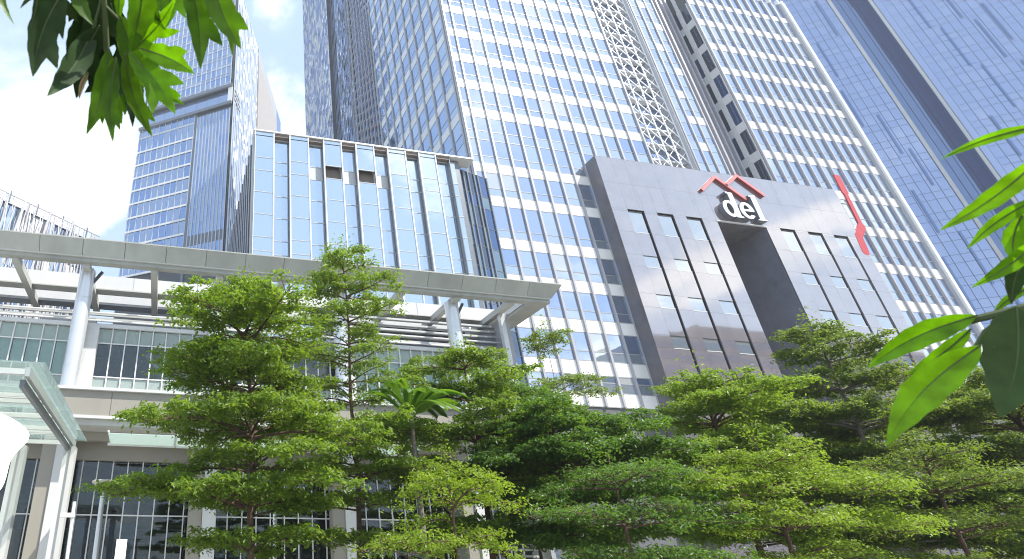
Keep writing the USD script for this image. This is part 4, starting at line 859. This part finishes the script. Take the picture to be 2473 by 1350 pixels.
# palms behind the rounded tree
def palm(label, base, H, seed):
    rng = np.random.default_rng(seed); base = np.array([*base, 0.1]); T = Thing('palm_tree', label, 'palm tree', base)
    T.part('trunk', tube([base, base + UP * H * 0.6, base + UP * H], [0.10, 0.08, 0.06], 10), 'bark_grey', smooth=60)
    for k in range(13):
        az = k * 2.4 + rng.normal(0, 0.2); el = rng.uniform(0.35, 1.25); L = rng.uniform(1.6, 2.3); hd = np.array([math.cos(az), math.sin(az), 0])
        s = np.linspace(0, 1, 14); pts = base + UP * H + np.outer(s * L * math.cos(el), hd) + np.outer(L * (math.sin(el) * s - 0.55 * s ** 2.2), UP)
        ms = [tube(pts, 0.014 * (1 - 0.8 * s), 5, False)]; tg = np.gradient(pts, axis=0); tg /= np.linalg.norm(tg, axis=1, keepdims=True); sd = np.cross(hd, UP)
        for i, u in enumerate(np.linspace(0.12, 1, 42)):
            p = np.array([np.interp(u, s, pts[:, c]) for c in range(3)]); d = np.array([np.interp(u, s, tg[:, c]) for c in range(3)])
            for sg in (-1, 1):
                l = 0.42 * (1 - 0.6 * abs(u - 0.45)); dd = sd * sg + d * 0.75 + UP * 0.12; dd /= np.linalg.norm(dd); nn = np.cross(dd, d) * sg; w = np.cross(dd, nn); w = w / np.linalg.norm(w) * 0.017
                q = np.array([p, p + dd * l * .5 + w, p + dd * l - UP * 0.07, p + dd * l * .5 - w]); ms.append((q, np.array([[0, 1, 2], [0, 2, 3]])))
        T.part('frond', cat(ms), 'palm_leaf')
p = onY(985, 935, 14.2); palm('bright green feathery palm between the slim airy tree and the rounded tree', (p[0], 14.2), p[2] - 1.0, 71)
p = onY(1420, 1020, 22); palm('pale feathery palm low behind the sapling', (p[0], 22), p[2] - 1.2, 73)

# ------------------------------------------------------------------ foreground branches with big leaves
def leaf_shape(lobes, aspect, rng):
    def lance(L, w, n=26, p=0.42):
        s = np.linspace(0, 1, n); h = w / 2 * np.sin(math.pi * s ** 0.85) ** 0.9 * (1 - 0.25 * s); h = np.maximum(h, 0.0)
        h = h * (1 + 0.05 * np.sin(s * 31 + p * 9)); return Polygon(list(zip(s * L, h)) + list(zip(s[::-1] * L, -h[::-1]))).buffer(0.0012)
    ps = [lance(1.0, aspect)]
    for (s0, ang, l) in lobes: ps.append(affinity.translate(affinity.rotate(lance(l, aspect * 0.62, p=s0), ang, origin=(0, 0)), s0, 0))
    u = unary_union(ps); return max(getattr(u, 'geoms', [u]), key=lambda g: g.area)
def big_leaf(T, p0, p1, wpx, d0, d1, m, lobes=(), twist=0.0, seed=0, fold=0.25, curl=0.10):
    rng = np.random.default_rng(seed); a, b = at(*p0, d0), at(*p1, d1); ax = b - a; L = np.linalg.norm(ax); ax /= L
    lpx = math.hypot(p1[0] - p0[0], p1[1] - p0[1]); shp = leaf_shape(lobes, 0.88 * wpx / lpx, rng)
    t = trimesh.creation.extrude_polygon(shp, 0.0022, engine='earcut'); v, f = trimesh.remesh.subdivide_to_size(t.vertices, t.faces, 0.075)
    view = (a + b) / 2 - EYE; view /= np.linalg.norm(view); side = np.cross(ax, view); side /= np.linalg.norm(side); nn = np.cross(side, ax)
    side, nn = side * math.cos(twist) + nn * math.sin(twist), nn * math.cos(twist) - side * math.sin(twist)
    side = side / max(0.5, abs(math.cos(twist)))
    s, y, h = v[:, 0], v[:, 1], v[:, 2]
    out = fold * np.abs(y) + curl * (s - 0.5) ** 2 * 2 + 0.025 * np.sin(s * 9 + seed) * (y / (wpx / lpx)) - h
    bend = 0.05 * np.sin(math.pi * s) * (1 if seed % 2 else -1)
    P = a + L * (np.outer(s, ax) + np.outer(y + bend, side) - np.outer(out, nn))
    pth = T.part('leaf', (P, f), m, smooth=50)
    rs = np.linspace(0.0, 0.92, 9); R = a + L * (np.outer(rs, ax) + np.outer(0.05 * np.sin(math.pi * rs) * (1 if seed % 2 else -1), side) - np.outer(curl * (rs - 0.5) ** 2 * 2 - 0.004, nn))
    T.part('midrib', tube(R, 0.0022 * (1 - 0.7 * rs), 5), 'twig_green', parent=pth)
T = Thing('lobed_leaf_branch', 'overhanging branch of large lobed leaves hanging in from the top left', 'branch', at(240, -300, 1.6))
B_, D_, G_ = 'big_leaf_bright', 'big_leaf_dark', 'big_leaf'
lb = [(0.30, 36, 0.50), (0.36, -36, 0.46)]; lb2 = [(0.30, 33, 0.54)]; lb3 = [(0.28, -34, 0.56), (0.5, 30, 0.36)]
LV = [((150, -20), (76, 186), 88, 1.55, 1.5, D_, [(0.45, 32, 0.42)], 0.2), ((222, 72), (110, 236), 66, 1.62, 1.5, D_, [], 0.1), ((238, 60), (182, 236), 70, 1.60, 1.62, D_, lb2, 0.3),
      ((262, 120), (206, 326), 62, 1.55, 1.5, G_, lb2, 0.2), ((280, 140), (273, 345), 50, 1.5, 1.46, G_, [(0.5, 16, 0.36)], 0.0), ((285, 120), (318, 306), 52, 1.6, 1.6, D_, lb3, 0.3),
      ((300, 130), (366, 331), 58, 1.52, 1.5, G_, [(0.5, 18, 0.36)], 0.2), ((312, 128), (424, 278), 74, 1.48, 1.42, B_, [(0.34, 34, 0.5), (0.42, -32, 0.5)], 0.2), ((318, 150), (446, 256), 52, 1.5, 1.44, B_, [(0.6, 16, 0.3)], 0.2),
      ((338, 118), (473, 180), 60, 1.5, 1.42, B_, [(0.40, 30, 0.42)], 0.1), ((318, 122), (428, -8), 44, 1.55, 1.5, B_, lb, 0.1), ((345, -70), (312, 128), 84, 1.45, 1.5, G_, [], 0.35), ((368, -60), (372, 70), 60, 1.6, 1.55, 'big_leaf', lb2, 0.1),
      ((452, -70), (482, 170), 78, 1.48, 1.42, G_, [(0.42, 32, 0.42)], 0.2), ((505, -80), (581, 120), 92, 1.44, 1.4, G_, [(0.5, 30, 0.38)], 0.2), ((520, -60), (559, 138), 40, 1.46, 1.43, B_, [], 0.3),
      ((-15, -70), (32, 63), 24, 1.5, 1.45, G_, [], 0.5), ((92, -40), (70, 72), 22, 1.5, 1.5, D_, [], 0.4), ((105, -30), (48, 20), 16, 1.5, 1.5, D_, [], 0.2), ((235, -30), (232, 140), 84, 1.66, 1.64, D_, lb, 0.0),
      ((170, -50), (222, 62), 54, 1.6, 1.58, G_, [], 0.5), ((268, 10), (300, 150), 70, 1.68, 1.66, D_, lb, 0.0), ((272, -20), (262, 66), 60, 1.7, 1.7, D_, [], 0.1), ((205, -60), (178, 40), 58, 1.62, 1.62, D_, [], 0.2), ((296, -40), (288, 50), 34, 1.6, 1.6, B_, [], 0.2),
      ((250, 150), (222, 262), 46, 1.66, 1.66, D_, lb, 0.2), ((262, 180), (246, 300), 46, 1.6, 1.6, G_, [], 0.2), ((300, 160), (345, 250), 50, 1.62, 1.6, D_, [], 0.2), ((120, -60), (112, 40), 50, 1.6, 1.6, D_, [], 0.1), ((400, -60), (420, 40), 46, 1.6, 1.6, G_, lb, 0.1)]
LV += [((232, 30), (160, 150), 66, 1.66, 1.64, D_, lb2, 0.1), ((236, 80), (214, 210), 64, 1.68, 1.66, D_, lb, 0.2), ((246, 90), (250, 236), 62, 1.70, 1.68, D_, lb3, 0.1), ((262, 60), (330, 150), 66, 1.68, 1.66, D_, lb2, 0.2), ((290, 40), (352, 170), 72, 1.60, 1.58, G_, lb, 0.2),
       ((330, -60), (345, 90), 76, 1.52, 1.52, G_, lb2, 0.1), ((300, 90), (300, 240), 56, 1.66, 1.66, D_, lb3, 0.2), ((275, 60), (345, 232), 54, 1.66, 1.60, G_, lb2, 0.3), ((190, -60), (214, 90), 60, 1.66, 1.66, D_, lb, 0.2), ((410, -70), (398, 72), 56, 1.56, 1.52, B_, lb2, 0.2), ((140, -60), (150, 96), 60, 1.62, 1.60, D_, lb, 0.3), ((290, 150), (300, 280), 50, 1.62, 1.6, G_, lb2, 0.2)]
for k, (p0, p1, w, d0, d1, m, lo, tw) in enumerate(LV): big_leaf(T, p0, p1, w, d0, d1, m, lo, tw, k)
big_leaf(T, (212, 175), (190, 240), 16, 1.5, 1.5, 'dead_leaf', [], 0.3, 90)
for pts, r in (([(240, -300), (244, -60), (252, 20), (258, 120), (275, 170)], 0.008), ([(250, 10), (300, 60), (330, 130)], 0.005), ([(245, 0), (225, 70)], 0.004), ([(270, -200), (345, -90), (380, -60), (505, -80)], 0.006), ([(240, -120), (150, -40), (60, -60)], 0.006)):
    T.part('twig', tube([at(x, y, 1.62) for x, y in pts], r, 7), 'twig_green', smooth=50)
T = Thing('narrow_leaf_branch', 'overhanging branch of long narrow bright leaves reaching in from the right edge', 'branch', at(2600, 700, 2.0))
RV = [((2520, 300), (2268, 383), 46, 1.8, 1.75, B_, 0.25), ((2520, 372), (2264, 557), 74, 1.8, 1.75, B_, 0.2), ((2520, 470), (2330, 602), 50, 1.85, 1.82, B_, 0.3), ((2530, 560), (2344, 694), 56, 1.8, 1.8, B_, 0.2), ((2465, 520), (2448, 640), 50, 1.85, 1.85, B_, 0.4), ((2500, 470), (2440, 590), 46, 1.9, 1.9, B_, 0.2),
      ((2352, 762), (2088, 890), 82, 1.9, 1.82, B_, 0.2), ((2340, 795), (2185, 905), 46, 1.95, 1.9, B_, 0.2), ((2360, 838), (2134, 1078), 96, 1.85, 1.75, B_, 0.15), ((2452, 745), (2412, 1012), 140, 1.85, 1.78, D_, 0.1), ((2490, 600), (2440, 735), 48, 1.9, 1.9, D_, 0.2), ((2500, 880), (2440, 960), 50, 1.95, 1.95, B_, 0.3), ((2490, 690), (2395, 760), 30, 1.95, 1.95, G_, 0.1)]
for k, (p0, p1, w, d0, d1, m, tw) in enumerate(RV): big_leaf(T, p0, p1, w, d0, d1, m, [], tw, 100 + k, fold=0.3)
for pts, r in (([(2640, 700), (2473, 742), (2400, 760), (2340, 775)], 0.008), ([(2640, 420), (2560, 430), (2515, 380)], 0.006), ([(2600, 700), (2560, 560), (2520, 470), (2515, 300)], 0.007), ([(2452, 748), (2380, 800), (2358, 838)], 0.005)):
    T.part('twig', tube([at(x, y, 1.9) for x, y in pts], r, 7), 'twig_green', smooth=50)
print('leaves', nl)
